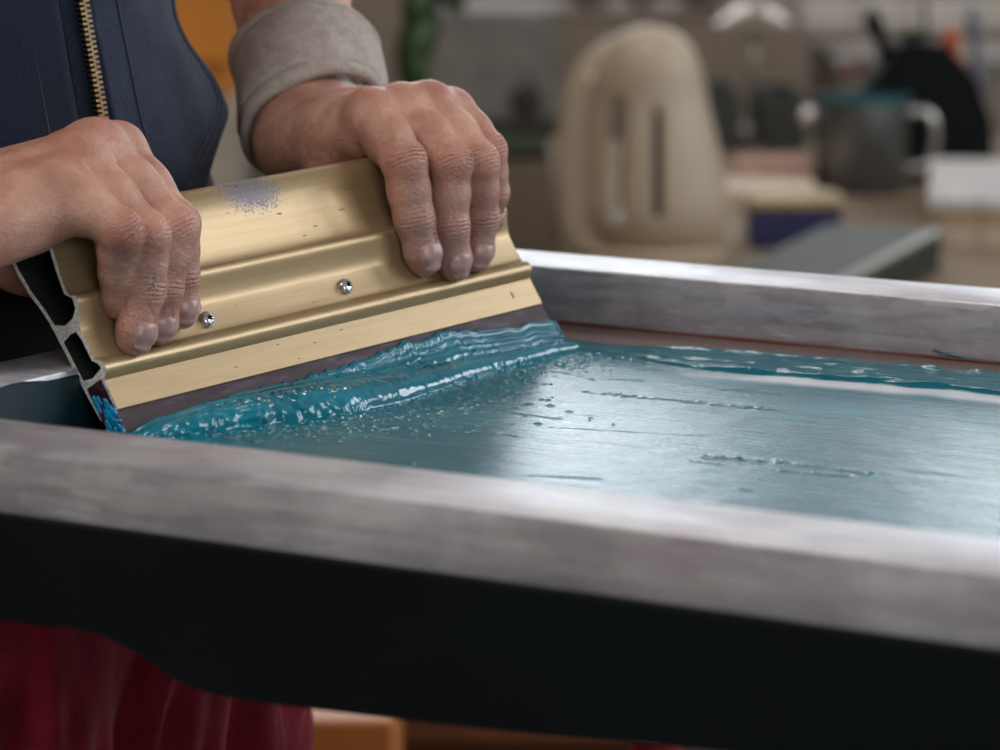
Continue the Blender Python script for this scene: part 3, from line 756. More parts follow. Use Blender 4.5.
# fingernails: curved plates seated on the fingertips
def mat_nail():
    m = NT('fingernail'); co = m.coord(kind='Generated'); x, y, z = m.sep(co); n = m.noise(m.coord(), 250, 4)
    m.set(Base_Color=m.ramp(n, [(.3, srgb(150, 112, 108)), (.7, srgb(180, 142, 134))]), Roughness=.28, Normal=m.bump(n, .15, .0004)); return m.m
M['nail'] = mat_nail()
def field_at(Pf, p):
    g = (p - Pf.lo) / Pf.h; i = np.floor(g).astype(int); f = g - i
    i = np.clip(i, 0, Pf.n - 2); v = 0
    for a in (0, 1):
        for b in (0, 1):
            for c in (0, 1): v += Pf.D[i[0] + a, i[1] + b, i[2] + c] * (f[0] if a else 1 - f[0]) * (f[1] if b else 1 - f[1]) * (f[2] if c else 1 - f[2])
    return v
def nail_plate(H, sg):
    r = sg['r'][0]; la = np.cross(sg['axt'], sg['nd']); n = 18; V = []; Fc = []
    for layer in (0, 1):
        for j in range(n + 1):
            for i in range(n + 1):
                a = -1 + 2 * i / n; b = -1 + 2 * j / n
                sx, sy = a * math.sqrt(1 - b * b * .42), b * math.sqrt(1 - a * a * .30)
                ang = sx * .76; y = (.20 + sy * .80) * r
                dr = sg['nd'] * math.cos(ang) + la * math.sin(ang)
                o = sg['t'] + sg['axt'] * y
                lo_k, hi_k = .25 * r, 1.6 * r
                for _ in range(18):
                    mk_ = (lo_k + hi_k) / 2
                    if field_at(H.P, o + dr * mk_) < 0: lo_k = mk_
                    else: hi_k = mk_
                k = max(lo_k, r * (.86 if y < .8 * r else .86 - .5 * (y / r - .8)))
                lift = .00045 if layer == 0 else -.0007
                if layer == 0: lift -= .0004 * max(abs(a), abs(b)) ** 6
                V.append(o + dr * (k + lift))
    w = n + 1
    for L_ in (0, 1):
        for j in range(n):
            for i in range(n):
                q = [L_ * w * w + j * w + i, L_ * w * w + j * w + i + 1, L_ * w * w + (j + 1) * w + i + 1, L_ * w * w + (j + 1) * w + i]
                Fc.append(q if L_ == 0 else q[::-1])
    rim_ = [i for i in range(w)] + [j * w + n for j in range(1, w)] + [n * w + i for i in range(n - 1, -1, -1)] + [j * w for j in range(n - 1, 0, -1)]
    for a, b in zip(rim_, rim_[1:] + rim_[:1]): Fc.append((a, a + w * w, b + w * w, b))
    return pm(mesh_obj('fingernail', V, Fc, M['nail'], person))
for H_ in (HL, HR):
    for sg in H_.seg: nail_plate(H_, sg)

# hair
Hf_ = Field(hc - .16, hc + .17, .006); Hf_.ell(hc - GV * .012 + ZX * .016, (.085, .10, .112), (EV, GV, ZX), .01); Hf_.ell(hc + GV * .09 - ZX * .06, (.075, .07, .10), (EV, GV, ZX), .01, op='s')
v_, q_ = Hf_.mesh(); pm(mesh_obj('hair', v_, q_, plain('dark_brown_hair', srgb(60, 42, 32), .6, 0, 200, .5), person))

# ------------------------------------------------------------------ sleeve cuff round the left wrist
def ring_frame(ax, up=ZX):
    ax = nrm(ax); x = nrm(np.cross(ax, up)); y = np.cross(x, ax); return ax, x, y
ax, cx, cy = ring_frame(HL.ad)
c_lo = HL.cm + HL.ad * .003; c_hi = HL.cm + HL.ad * .054
prof = [(0., -.0012), (.0, .0012), (.004, .0020), (.0085, .0016), (.0095, .0002), (.0105, .0012), (.02, .0016), (.45, .0018), (.8, .0012), (.93, .0012), (.945, .0003), (.96, .0014), (.99, .0016), (1., .0006), (1., -.0012)]
prof = [(-.02 + 0, -.0014), (-.02, .0010), (.0, .0018), (.05, .0018), (.075, .0016), (.09, .0001), (.105, .0012), (.2, .0014), (.5, .0022), (.8, .0014), (.90, .0012), (.915, .0002), (.93, .0014), (1., .0018), (1.01, .0004), (1.01, -.0014)]
NA = 160; V = []; NPp = len(prof); rings_ = {}
for i, (t, dr) in enumerate(prof):
    for k in range(NA):
        a = 2 * PI * k / NA
        rx = .0308 + .0015 * t; ry = .0280 + .0020 * t
        fold = .0010 * math.sin(3 * a + 4 * t) + .0012 * (float(vnoise(a * 3, t * 6, 50)) - .5) * 2 + .0008 * math.sin(t * 16 + 2 * math.cos(a))
        if t < .1 or t > .88: fold *= .5
        c = c_lo + (c_hi - c_lo) * t + HL.ad * (.011 * math.cos(a) * (1 - t)) + cx * (.0040 + .0005 * t)
        V.append(c + cx * (rx + dr + fold) * math.cos(a) + cy * (ry + dr + fold) * math.sin(a) - cy * .0005)
        if t in (.09, .915): rings_.setdefault(t, []).append(c + cx * (rx + dr + fold + .0003) * math.cos(a) + cy * (ry + dr + fold + .0003) * math.sin(a) - cy * .0005)
Fc = [(i * NA + k, i * NA + (k + 1) % NA, (i + 1) * NA + (k + 1) % NA, (i + 1) * NA + k) for i in range(NPp - 1) for k in range(NA)]
cuff = pm(mesh_obj('sleeve_cuff', V, Fc, M['cuff'], person))
for R_ in rings_.values():
    bm = bmesh.new(); tube(bm, R_, .0006, 6, closed=True); bm.transform(pinv.inverted() @ pinv); pm(bm_obj('cuff_seam', bm, M['thread_taupe'], person, smooth=True))
sd = cuff.modifiers.new('solid', 'SOLIDIFY'); sd.thickness = .0012; sd.offset = -1

# ------------------------------------------------------------------ clothes of the torso
def torso_pt(th, z, grow=0.):
    """th = 0 faces forward, th > 0 turns towards the left arm"""
    zr = z; z = .2455 - (.2455 - z) / .92
    w = .93 * np.interp(z, [-.12, -.02, .05, .07, .09, .11, .13, .20, .40, .47], ([.165, .160, .152, .145, .129, .124, .119, .119, .150, .14] if th > 0 and th < PI else [.178, .172, .166, .164, .162, .160, .160, .160, .168, .14])) + grow
    b = .93 * np.interp(z, [-.12, .05, .20, .40, .47], [.128, .118, .118, .118, .09]) + grow
    c, s_ = math.cos(th), math.sin(th)
    ee = 2 / 2.5
    x = math.copysign(abs(c) ** ee, c) * b; y = math.copysign(abs(s_) ** ee, s_) * w
    return TC + GV * x + EV * y + ZX * zr - .92 * np.array([.006 + .15 * float(np.clip(z - .06, -.06, .3)), 0, 0])
NT_, NZ_ = 140, 60
V = []
for j in range(NZ_ + 1):
    z = -.085 + .545 * j / NZ_
    for i in range(NT_):
        th = 2 * PI * i / NT_
        g = -.004 + .004 * (float(vnoise(th * 4, z * 20, 41)) - .5)
        V.append(torso_pt(th, z, g))
Fc = [(j * NT_ + i, j * NT_ + (i + 1) % NT_, (j + 1) * NT_ + (i + 1) % NT_, (j + 1) * NT_ + i) for j in range(NZ_) for i in range(NT_)]
pm(mesh_obj('shirt', V, Fc, M['blackcloth'], person))
def panel(name, th0, th1, zlo, zhi, grow, mat, nt=70, nz=70, thick=.002, fold=.003, seed=1):
    V = []
    for j in range(nz + 1):
        for i in range(nt + 1):
            s_ = i / nt; a0 = zlo(s_); a1 = zhi(s_); z = a0 + (a1 - a0) * j / nz
            tA = th0(z) if callable(th0) else th0; tB = th1(z) if callable(th1) else th1
            th = tA + (tB - tA) * s_
            g = grow(th, z) if callable(grow) else grow
            V.append(torso_pt(th, z, g + fold * (float(vnoise(th * 5, z * 24, seed)) - .5)))
    w = nt + 1
    Fc = [(j * w + i, j * w + i + 1, (j + 1) * w + i + 1, (j + 1) * w + i) for j in range(nz) for i in range(nt)]
    o = pm(mesh_obj(name, V, Fc, mat, person)); md = o.modifiers.new('solid', 'SOLIDIFY'); md.thickness = thick; md.offset = 0
    return o
def billow(th, z):
    z = .2455 - (.2455 - z) / .92
    return .005 + .009 * math.exp(-((z - .094) / .022) ** 2) * float(sst(.1, .8, th))
def vest_edge(z): return float(np.interp(.2455 - (.2455 - z) / .92, [.03, .05, .06, .07, .08, .09, .15, .40], [.16, .36, .45, .56, .70, .85, .85, 1.2]))
VG = .0008
vest = panel('vest', .035, vest_edge, lambda s_: .047, lambda s_: .45, billow, M['navy'], nz=130, seed=60, thick=.0035, fold=.005)
panel('vest_panel', -1.8, -.035, lambda s_: .038, lambda s_: .45, .005, M['navyflat'], seed=61, thick=.003)
def vest_pt(th, z, g): return torso_pt(th, z, billow(th, z) + g + .005 * (float(vnoise(th * 5, z * 24, 60)) - .5))
def seam(ths, zs, rad=.0011, g=.0012, mat='thread'):
    bm = bmesh.new(); tube(bm, [vest_pt(th, z, g) for th, z in zip(ths, zs)], rad, 6); return pm(bm_obj('seam', bm, M[mat], person, smooth=True))
zz = np.linspace(.048, .40, 160)
seam([vest_edge(z) for z in zz], zz, .0022, .0002)
def inset(z, dist):          # parameter lying a given distance inside the edge
    th = vest_edge(z); e = vest_pt(th, z, 0)
    while th > .04 and np.linalg.norm(vest_pt(th, z, 0) - e) < dist: th -= .004
    return th
seam([inset(z, .013) for z in zz], zz, .0009, .0019)
seam([inset(z, .019) for z in zz], zz, .0009, .0019)
seam([.13] * 160, zz, .0006, .0019)
seam([-.12] * 160, zz, .0007, .0012)
seam([-.36] * 160, zz, .0010, .0012)
# zip: tape and two rows of teeth
bm = bmesh.new()
for z in np.arange(.046, .40, .0021):
    for sd_ in (-1, 1):
        zc = z + (.00105 if sd_ > 0 else 0); c = torso_pt(.0001 * sd_, zc, .0092); Mt = Matrix(((EV[0], GV[0], 0, c[0]), (EV[1], GV[1], 0, c[1]), (0, 0, 1, c[2]), (0, 0, 0, 1)))
        box(bm, *sorted((-.0006 * sd_, .0028 * sd_)), -.0012, .0014, -.00050, .00050, mat=Mt)
zp = pm(bm_obj('zipper', bm, M['brass'], person)); 
bm = bmesh.new(); 
for sd_ in (-1, 1):
    prev = None
    for z in np.linspace(.028, .42, 60):
        a = bm.verts.new(torso_pt(.0, z, .0072) + EV * .0022 * sd_); b = bm.verts.new(torso_pt(.0, z, .0062) + EV * .010 * sd_)
        if prev: bm.faces.new((prev[0], prev[1], b, a))
        prev = (a, b)
pm(bm_obj('zipper_tape', bm, M['navyflat'], person))
# pale paint flecks on the vest
for (th, z, L_, ang) in ((-.62, .128, .007, .05), (-.80, .105, .010, -.1), (-.35, .09, .004, .6), (-.9, .13, .004, .4), (-.5, .146, .003, 1.), (-.7, .087, .004, .2)):
    a = torso_pt(th, z, .0085); b = torso_pt(th + .05, z + .004 * math.sin(ang), .0085); d = nrm(b - a)
    bm = bmesh.new(); tube(bm, [a, a + d * L_ * .5 + ZX * .0004, a + d * L_], .00035, 5); pm(bm_obj('paint_fleck', bm, M['lint'], person))

# wine red trousers
def trouser_pt(th, z):
    t = np.interp(z, [FLOOR + .06, -.3, -.12, -.08], [.188, .194, .184, .158])
    fold = .010 * math.sin(th * 9 + 1.5 * math.sin(z * 9)) + .008 * (1 - 2 * abs(math.sin(th * 8.5 + 2 * z + .8 * math.sin(z * 14)))) + .006 * (1 - 2 * abs(math.sin(th * 17 - z * 12 + math.sin(z * 31 + th * 3)))) + .003 * math.sin(th * 50 - z * 40 + 2 * math.sin(z * 25))
    fold *= float(sst(-.08, -.2, z)) * .9 + .1
    c, s_ = math.cos(th), math.sin(th)
    x = c * (t * .72 + fold); y = s_ * (t + fold)
    return TC + GV * x + EV * y + ZX * z
V = []; NT2, NZ2 = 300, 120
for j in range(NZ2 + 1):
    z = FLOOR + .06 + (-.08 - FLOOR - .06) * j / NZ2
    for i in range(NT2): V.append(trouser_pt(2 * PI * i / NT2, z))
Fc = [(j * NT2 + i, j * NT2 + (i + 1) % NT2, (j + 1) * NT2 + (i + 1) % NT2, (j + 1) * NT2 + i) for j in range(NZ2) for i in range(NT2)]
pm(mesh_obj('trousers', V, Fc, M['red'], person))

# ================================================================== black table carrying the frame
table = thing('printing_table', 'black printing table with a curved front apron carrying the aluminium screen frame', 'table', mat=FM @ Matrix.Translation((0, 0, 0)))
TB = -.0008
bm = bmesh.new(); box(bm, -.87, -.02, .8902, 1.43, -.022, TB, .002); bm_obj('tabletop', bm, M['black'], table)
# apron: its lower edge is a curve read along the board (distance, height)
edge_ = [(.95, -.030), (.73, -.0305), (.712, -.029), (.695, -.0295), (.684, -.0315), (.672, -.0355), (.661, -.0405), (.648, -.0435), (.630, -.0440), (.603, -.0432), (.537, -.0405), (.453, -.0355), (.30, -.028), (.02, -.02)]
lo_ = [(r, z) for r, z in [tuple(p) for p in spline(edge_, 5)]]
bm = bmesh.new()
poly = [(-r, z) for r, z in lo_] + [(-.02, .0045), (-.95, .0045)]
fr = [bm.verts.new((x, .8846, z)) for x, z in poly]; bk = [bm.verts.new((x, .8900, z)) for x, z in poly]
bk2 = bk
n = len(poly)
for i in range(n): bm.faces.new((fr[i], fr[(i + 1) % n], bk[(i + 1) % n], bk[i]))
ef = [bm.edges.get((fr[i], fr[(i + 1) % n])) for i in range(n)]; eb = [bm.edges.get((bk[i], bk[(i + 1) % n])) for i in range(n)]
bmesh.ops.triangle_fill(bm, edges=ef, use_beauty=True); bmesh.ops.triangle_fill(bm, edges=eb, use_beauty=True)
bm_obj('apron', bm, M['black'], table, angle=30)
for x, y in ((-.84, .93), (-.05, .93), (-.60, 1.39), (-.05, 1.39)):
    bm = bmesh.new(); box(bm, x - .02, x + .02, y - .02, y + .02, FLOOR, -.0225, .003); bm_obj('leg', bm, M['black'], table)

# ================================================================== room
def structure(name, bm, mat): o = bm_obj(name, bm, mat); o['kind'] = 'structure'; return o
X0, X1, Y0, Y1, ZC = -3.0, 2.7, -1.6, 6.9, 2.1
wallm = plain('plaster_wall', srgb(150, 136, 122), .85, 0, 3, .12, .15, .003)
bm = bmesh.new(); box(bm, X0, X1, Y0, Y1, FLOOR - .05, FLOOR); structure('floor', bm, plain('workshop_floor', srgb(92, 78, 66), .6, 0, 4, .25))
bm = bmesh.new(); box(bm, X0, X1, Y0, Y1, ZC, ZC + .05); structure('ceiling', bm, plain('ceiling_paint', srgb(190, 184, 176), .9, 0, 3, .05))
bm = bmesh.new(); box(bm, X0 - .05, X0, Y0, Y1, FLOOR, ZC); structure('wall_left', bm, wallm)
def wall_with_holes(name, u0, u1, z0, z1, holes, put):
    bm = bmesh.new(); us = sorted({u0, u1} | {h[0] for h in holes} | {h[1] for h in holes}); zs = sorted({z0, z1} | {h[2] for h in holes} | {h[3] for h in holes})
    for a, b in zip(us, us[1:]):
        for c, d in zip(zs, zs[1:]):
            if any(h[0] <= a and b <= h[1] and h[2] <= c and d <= h[3] for h in holes): continue
            put(bm, a, b, c, d)
    return structure(name, bm, wallm)
WB = [(-1.15, .46, .50, 1.75), (.80, 1.9, .50, 1.75)]
WR = [(.6, 2.1, .35, 1.85), (2.5, 4.2, .35, 1.85)]
wall_with_holes('wall_back', X0, X1, FLOOR, ZC, WB, lambda bm, a, b, c, d: box(bm, a, b, Y1, Y1 + .12, c, d))
WF = [(.2, 2.2, .1, 1.8)]  # unseen window added behind the camera as frontal fill
wall_with_holes('wall_front', X0, X1, FLOOR, ZC, WF, lambda bm, a, b, c, d: box(bm, a, b, Y0 - .12, Y0, c, d))
wall_with_holes('wall_right', Y0, Y1, FLOOR, ZC, WR, lambda bm, a, b, c, d: box(bm, X1, X1 + .12, a, b, c, d))
winm = plain('white_window_paint', srgb(205, 202, 196), .5)
def mat_pane():
    m = NT('window_glass'); m.b.inputs['Alpha'].default_value = .08; m.set(Base_Color=(.9, .95, 1, 1), Roughness=.05); return m.m
pane = mat_pane()
wn = 0
def window(wall, a, b, c, d):
    global wn; wn += 1
    bm = bmesh.new(); t = .05
    def bx(u0, u1, z0, z1, y0=.02, y1=.08):
        if wall == 'b': box(bm, u0, u1, Y1 + y0, Y1 + y1, z0, z1, .004)
        elif wall == 'f': box(bm, u0, u1, Y0 - y1, Y0 - y0, z0, z1, .004)
        else: box(bm, X1 + y0, X1 + y1, u0, u1, z0, z1, .004)
    bx(a, b, c, c + t); bx(a, b, d - t, d); bx(a, a + t, c, d); bx(b - t, b, c, d); bx((a + b) / 2 - .02, (a + b) / 2 + .02, c, d)
    o = bm_obj('window_%d' % wn, bm, winm); o['kind'] = 'structure'
    bm = bmesh.new()
    if wall == 'b': box(bm, a, b, Y1 + .045, Y1 + .05, c, d)
    elif wall == 'f': box(bm, a, b, Y0 - .05, Y0 - .045, c, d)
    else: box(bm, X1 + .045, X1 + .05, a, b, c, d)
    g = bm_obj('pane', bm, pane, o)
for h in WB: window('b', *h)
for h in WR: window('r', *h)
for h in WF: window('f', *h)
def area(name, loc, tgt, sx, sy, power, col=(1, 1, 1), spread=180):
    L_ = bpy.data.lights.new(name, 'AREA'); L_.shape = 'RECTANGLE'; L_.size = sx; L_.size_y = sy; L_.energy = power; L_.color = col; L_.spread = math.radians(spread)
    o = bpy.data.objects.new(name, L_); COL.objects.link(o); o.location = loc
    o.rotation_euler = (Vector(tgt) - Vector(loc)).to_track_quat('-Z', 'Y').to_euler(); return o
DAY = (.90, .95, 1.0)
for h in WB: area('sky_light', ((h[0] + h[1]) / 2, Y1 + .16, (h[2] + h[3]) / 2), ((h[0] + h[1]) / 2, 0, (h[2] + h[3]) / 2), h[1] - h[0], h[3] - h[2], PW_BACK * (h[1] - h[0]), DAY)
for h in WF: area('sky_light', ((h[0] + h[1]) / 2, Y0 - .16, (h[2] + h[3]) / 2), ((h[0] + h[1]) / 2, 5, (h[2] + h[3]) / 2), h[1] - h[0], h[3] - h[2], PW_FRONT * (h[1] - h[0]), DAY)
for h in WR: area('sky_light', (X1 + .16, (h[0] + h[1]) / 2, (h[2] + h[3]) / 2), (0, (h[0] + h[1]) / 2, (h[2] + h[3]) / 2), h[1] - h[0], h[3] - h[2], PW_RIGHT * (h[1] - h[0]), DAY)
# ceiling tube fixtures behind the camera's shoulder: a thing with a lit diffuser
def fixture(x, y, pw, sx=1.2, sy=.35, col=(1, .955, .90)):
    t = thing('ceiling_light', 'white ceiling light fixture above the workshop floor', 'ceiling light', (x, y, ZC), group='ceiling lights')
    bm = bmesh.new(); box(bm, -sx / 2 - .03, sx / 2 + .03, -sy / 2 - .03, sy / 2 + .03, -.05, 0, .004); bm_obj('housing', bm, winm, t)
    em = NT('lit_diffuser'); em.b.inputs['Emission Color'].default_value = (*col, 1); em.b.inputs['Emission Strength'].default_value = 3.
    bm = bmesh.new(); box(bm, -sx / 2, sx / 2, -sy / 2, sy / 2, -.058, -.0505, .002); bm_obj('diffuser', bm, em.m, t)
    area('tube_light', (x, y, ZC - .07), (x, y, 0), sx, sy, pw, col)
fixture(-1.5, .35, PW_KEY); fixture(-.4, 3.6, PW_BG)
w = bpy.data.worlds.new('sky'); SC.world = w; w.use_nodes = True
w.node_tree.nodes['Background'].inputs[0].default_value = (.75, .86, 1, 1); w.node_tree.nodes['Background'].inputs[1].default_value = 1.0

# ================================================================== camera
cd = bpy.data.cameras.new('camera'); cam = bpy.data.objects.new('camera', cd); COL.objects.link(cam)
cd.sensor_width = 36; cd.lens = FPX * 36 / 1000; cam.location = tuple(CAM); cam.rotation_euler = (PI / 2 - PIT, 0, 0)
cd.clip_start = .05; cd.clip_end = 60
cd.dof.use_dof = True; cd.dof.focus_distance = 1.375; cd.dof.aperture_fstop = 11.2; cd.dof.aperture_blades = 0
SC.camera = cam
vs = SC.view_settings; vs.view_transform = 'Standard'; vs.look = 'None'; vs.gamma = 1; vs.exposure = EXPO; vs.use_curve_mapping = False

# ================================================================== things behind, on the far desk
DZ = -.300      # desk height
def px_z(u, v, z): return onz(u, v, z)
def base_pt(u, v): return onz(u, v, DZ)
desk = thing('desk', 'long pale desk behind the frame carrying the kettle, mug and papers', 'desk', (.4, 4.3, FLOOR))
def child(name, bm, mat, par, smooth=False, angle=None):
    o = bm_obj(name, bm, mat, par, smooth, angle); o.matrix_parent_inverse = Matrix.Translation(-Vector(par.location)); return o
deskm = plain('desk_laminate', srgb(126, 110, 93), .85, 0, 8, .12)
deskm.node_tree.nodes['Principled BSDF'].inputs['Specular IOR Level'].default_value = .15
bm = bmesh.new(); box(bm, .072, 1.25, 3.35, 5.3, DZ - .03, DZ - .0005, .003); child('desktop', bm, deskm, desk)
for x in (.105, 1.2):
    for y in (3.4, 5.25):
        bm = bmesh.new(); box(bm, x - .025, x + .025, y - .025, y + .025, FLOOR, DZ - .0305, .002); child('leg', bm, deskm, desk)

# kettle: a tall cream jug seen side-on, looped handle at the left, dark water gauge in the body
KY = 4.0; kb = atY(645, 262, KY); kx = kb[0]
px = KY / FPX * 1.003          # metres per pixel there
def kp(u, v): p = atY(u, v, KY); return np.array([p[0], KY, p[2]])
kett = thing('electric_kettle', 'cream plastic jug kettle with a looped handle and dark water gauge on the desk', 'kettle', (float(kx), KY, DZ))
Kf = Field((kx - .16, KY - .11, DZ - .002), (kx + .16, KY + .11, DZ + .30), .0025)
zt = kp(640, 28)[2]; z0 = DZ + .012
ax_x = kp(655, 100)[0]
for t in np.linspace(0, 1, 15):                         # body: stack of rounded slabs, wider at the base
    z = z0 + .03 + (zt - z0 - .085) * t; r = np.interp(t, [0, .5, .85, 1], [.077, .066, .055, .046])
    Kf.ell((ax_x + .004 - .012 * t, KY, z), (r, r * .86, .045), None, .02)
Kf.ell((kp(650, 60)[0], KY, kp(650, 66)[2]), (.048, .045, .042), None, .03)
hpts = [kp(*p) for p in ((640, 50), (607, 60), (583, 90), (574, 140), (574, 200), (582, 240), (610, 250))]
sp_ = spline(hpts, 6)
for a, b in zip(sp_, sp_[1:]): Kf.cap(a, b, .0175, .0175, .008)
Kf.cap(kp(615, 98), kp(617, 205), .0085, .0095, .004, op='s') if False else None
for y_ in np.linspace(-.05, .05, 9):
    a = kp(616, 102); b = kp(616, 206); a[1] += y_; b[1] += y_; Kf.cap(a, b, .0105, .0115, .003, op='s')
for y_ in np.linspace(-.10, -.052, 6):
    a = kp(655, 108); b = kp(655, 208); a[1] += y_; b[1] += y_; Kf.cap(a, b, .0062, .0062, .002, op='s')
Kf.cap(kp(700, 232), kp(722, 238), .022, .016, .02)
v_, q_ = Kf.mesh(); v_[:, 2] = np.maximum(v_[:, 2], DZ + .001)
cream = plain('cream_plastic', srgb(162, 145, 124), .5, 0, 6, .05, .03)
inv = Matrix.Translation(-Vector(kett.location))
o = mesh_obj('jug_body', v_, q_, cream, kett); o.matrix_parent_inverse = inv
bm = bmesh.new(); a = kp(655, 108); b = kp(655, 208)
box(bm, a[0] - .0052, a[0] + .0052, KY - .056, KY - .040, b[2] - .002, a[2] + .002, .003); child('water_gauge', bm, plain('dark_gauge', srgb(30, 30, 32), .3), kett)
bm = bmesh.new(); lathe(bm, [(.001, 0), (.083, 0), (.083, .010), (.076, .014), (.001, .014)], 40, Matrix.Translation((ax_x + .004, KY, DZ)), cap=False); child('base_plate', bm, cream, kett, angle=40)
bm = bmesh.new(); c = kp(592, 74); bmesh.ops.create_uvsphere(bm, u_segments=20, v_segments=12, radius=.009, matrix=Matrix.Translation((c[0], KY - .016, c[2])) @ Matrix.Diagonal((1, .6, 1, 1))); child('switch', bm, plain('switch_plastic', srgb(225, 222, 215), .15), kett, True)  # first line: pale bead put in as the highlight on the handle
bm = bmesh.new(); c = kp(691, 166); bmesh.ops.create_uvsphere(bm, u_segments=16, v_segments=10, radius=.008, matrix=Matrix.Translation((c[0] - .004, KY - .050, c[2])) @ Matrix.Diagonal((1, .6, 1.3, 1))); child('indicator', bm, plain('dark_lens', srgb(50, 42, 38), .2), kett, True)

# blue box with a yellow lid
def simple(name, label, cat, loc, group=None): return thing(name, label, cat, tuple(float(x) for x in loc), group)
def rbox(u0, u1, vbot, depth, h, name, label, cat, mat, lid=None, rot=0, lidh=.01):
    c = base_pt((u0 + u1) / 2, vbot); w = (u1 - u0) * c[1] / FPX
    t = simple(name, label, cat, (c[0], c[1] + depth / 2, DZ))
    Mt = Matrix.Rotation(rot, 4, 'Z')
    bm = bmesh.new(); box(bm, -w / 2, w / 2, -depth / 2, depth / 2, .0003, h, .003, mat=Mt); bm_obj('carton', bm, mat, t)
    if lid: bm = bmesh.new(); box(bm, -w / 2 - .002, w / 2 + .002, -depth / 2 - .002, depth / 2 + .002, h + .0002, h + lidh, .003, mat=Mt); bm_obj('lid', bm, lid, t)
    return t, c, w
navyb = plain('navy_carton', srgb(24, 26, 70), .5); yel = plain('ochre_lid', srgb(150, 128, 86), .6)
rbox(750, 842, 250, .09, .047, 'storage_box', 'small navy blue box with an ochre lid right of the kettle', 'box', navyb, yel, lidh=.012)
# pale booklet stack beneath and behind
pap = plain('cream_paper', srgb(186, 168, 148), .8); pinkp = plain('pink_paper', srgb(176, 132, 116), .8); wht = plain('white_paper', srgb(176, 172, 170), .8)
def slab(u0, u1, v, depth, h, name, label, cat, mat, rot=0, z=0., group=None):
    c = base_pt((u0 + u1) / 2, v); w = (u1 - u0) * c[1] / FPX; bm = bmesh.new()
    box(bm, -w / 2, w / 2, -depth / 2, depth / 2, 0, h, min(.002, h * .3), mat=Matrix.Rotation(rot, 4, 'Z'))
    o = bm_obj(name, bm, mat); o.location = (c[0], c[1] + depth / 2, DZ + z); tag(o, label, cat, group); return o
slab(715, 820, 206, .16, .020, 'paper_stack', 'stack of cream paper between the kettle and the mug', 'paper', pap)
slab(738, 812, 186, .10, .030, 'pink_booklet', 'pinkish booklet lying flat behind the cream paper stack', 'booklet', pinkp)
# right hand pile: white sheets on a tan folder on cream boards
pr = base_pt(985, 268)
for k, (dz, h, m_, nm, lb) in enumerate(((0, .030, pap, 'cream_carton', 'cream carton at the right edge, lowest of the pile'), (.0303, .012, plain('tan_folder', srgb(172, 146, 100), .7), 'tan_folder', 'tan folder lying between the cream carton and the white sheets'), (.0426, .014, wht, 'paper_sheets', 'white sheets of paper on top of the tan folder'))):
    bm = bmesh.new(); box(bm, -.085 - .006 * k, .16, -.17 - .004 * k, .26, 0, h, .002, mat=Matrix.Rotation(-.12, 4, 'Z'))
    o = bm_obj(nm, bm, m_); o.location = (pr[0] + .075, pr[1] + .34, DZ + dz); tag(o, lb, ('carton', 'folder', 'paper')[k])
# dark lidded case with a pale top edge, lying askew at the front of the desk
th_ = .045
pa, pb = px_z(858, 274, DZ + th_), px_z(942, 229, DZ + th_); dab = nrm(pb - pa); lab = float(np.linalg.norm(pb - pa)); lft = nrm(np.cross(ZX, dab))
tr = simple('flat_case', 'dark green flat case with grey top and pale edge lying askew before the mug', 'case', (pa[0], pa[1], DZ))
Mt = Matrix(((dab[0], lft[0], 0, 0), (dab[1], lft[1], 0, 0), (0, 0, 1, 0), (0, 0, 0, 1)))
bm = bmesh.new(); box(bm, -.12, lab, .0, .13, .0005, th_ - .006, .003, mat=Mt); bm_obj('case_body', bm, plain('dark_green_case', srgb(22, 32, 30), .5), tr)
bm = bmesh.new(); box(bm, -.12, lab, .012, .13, th_ - .0058, th_, .002, mat=Mt); bm_obj('lid', bm, plain('grey_green_lid', srgb(54, 57, 52), .7), tr)
bm = bmesh.new(); box(bm, -.12, lab, -.001, .0118, th_ - .0058, th_ + .001, .002, mat=Mt); bm_obj('edge_strip', bm, plain('pale_edge', srgb(126, 124, 114), .4, .3), tr)
# steel mug with handle
mc = base_pt(868, 196); mr = 44 * mc[1] / FPX; mh = 98 * mc[1] / FPX
mug = simple('steel_mug', 'brushed steel mug with a loop handle in front of the black tool rack', 'mug', (mc[0], mc[1] + mr, DZ))
steelm = plain('brushed_steel', srgb(110, 112, 112), .32, .8, 40, .15); tealm = plain('teal_enamel', srgb(30, 84, 88), .35)
bm = bmesh.new(); lathe(bm, [(.001, .001), (mr * .93, .001), (mr, .006), (mr, mh - .010), (mr - .003, mh - .010), (mr - .003, .006), (.001, .006)], 40, cap=False); bm_obj('cup', bm, steelm, mug, angle=40)
bm = bmesh.new(); lathe(bm, [(mr - .003, mh - .0098), (mr + .001, mh - .0098), (mr + .001, mh), (mr - .003, mh)], 40, cap=False); bm_obj('rim', bm, tealm, mug, angle=40)
bm = bmesh.new(); tube(bm, spline([(mr - .002, 0, mh * .82), (mr + .028, 0, mh * .80), (mr + .036, 0, mh * .55), (mr + .026, 0, mh * .28), (mr - .002, 0, mh * .22)], 6), .0065, 10); bm_obj('handle', bm, plain('bright_steel', srgb(190, 188, 184), .25, .9), mug, smooth=True)
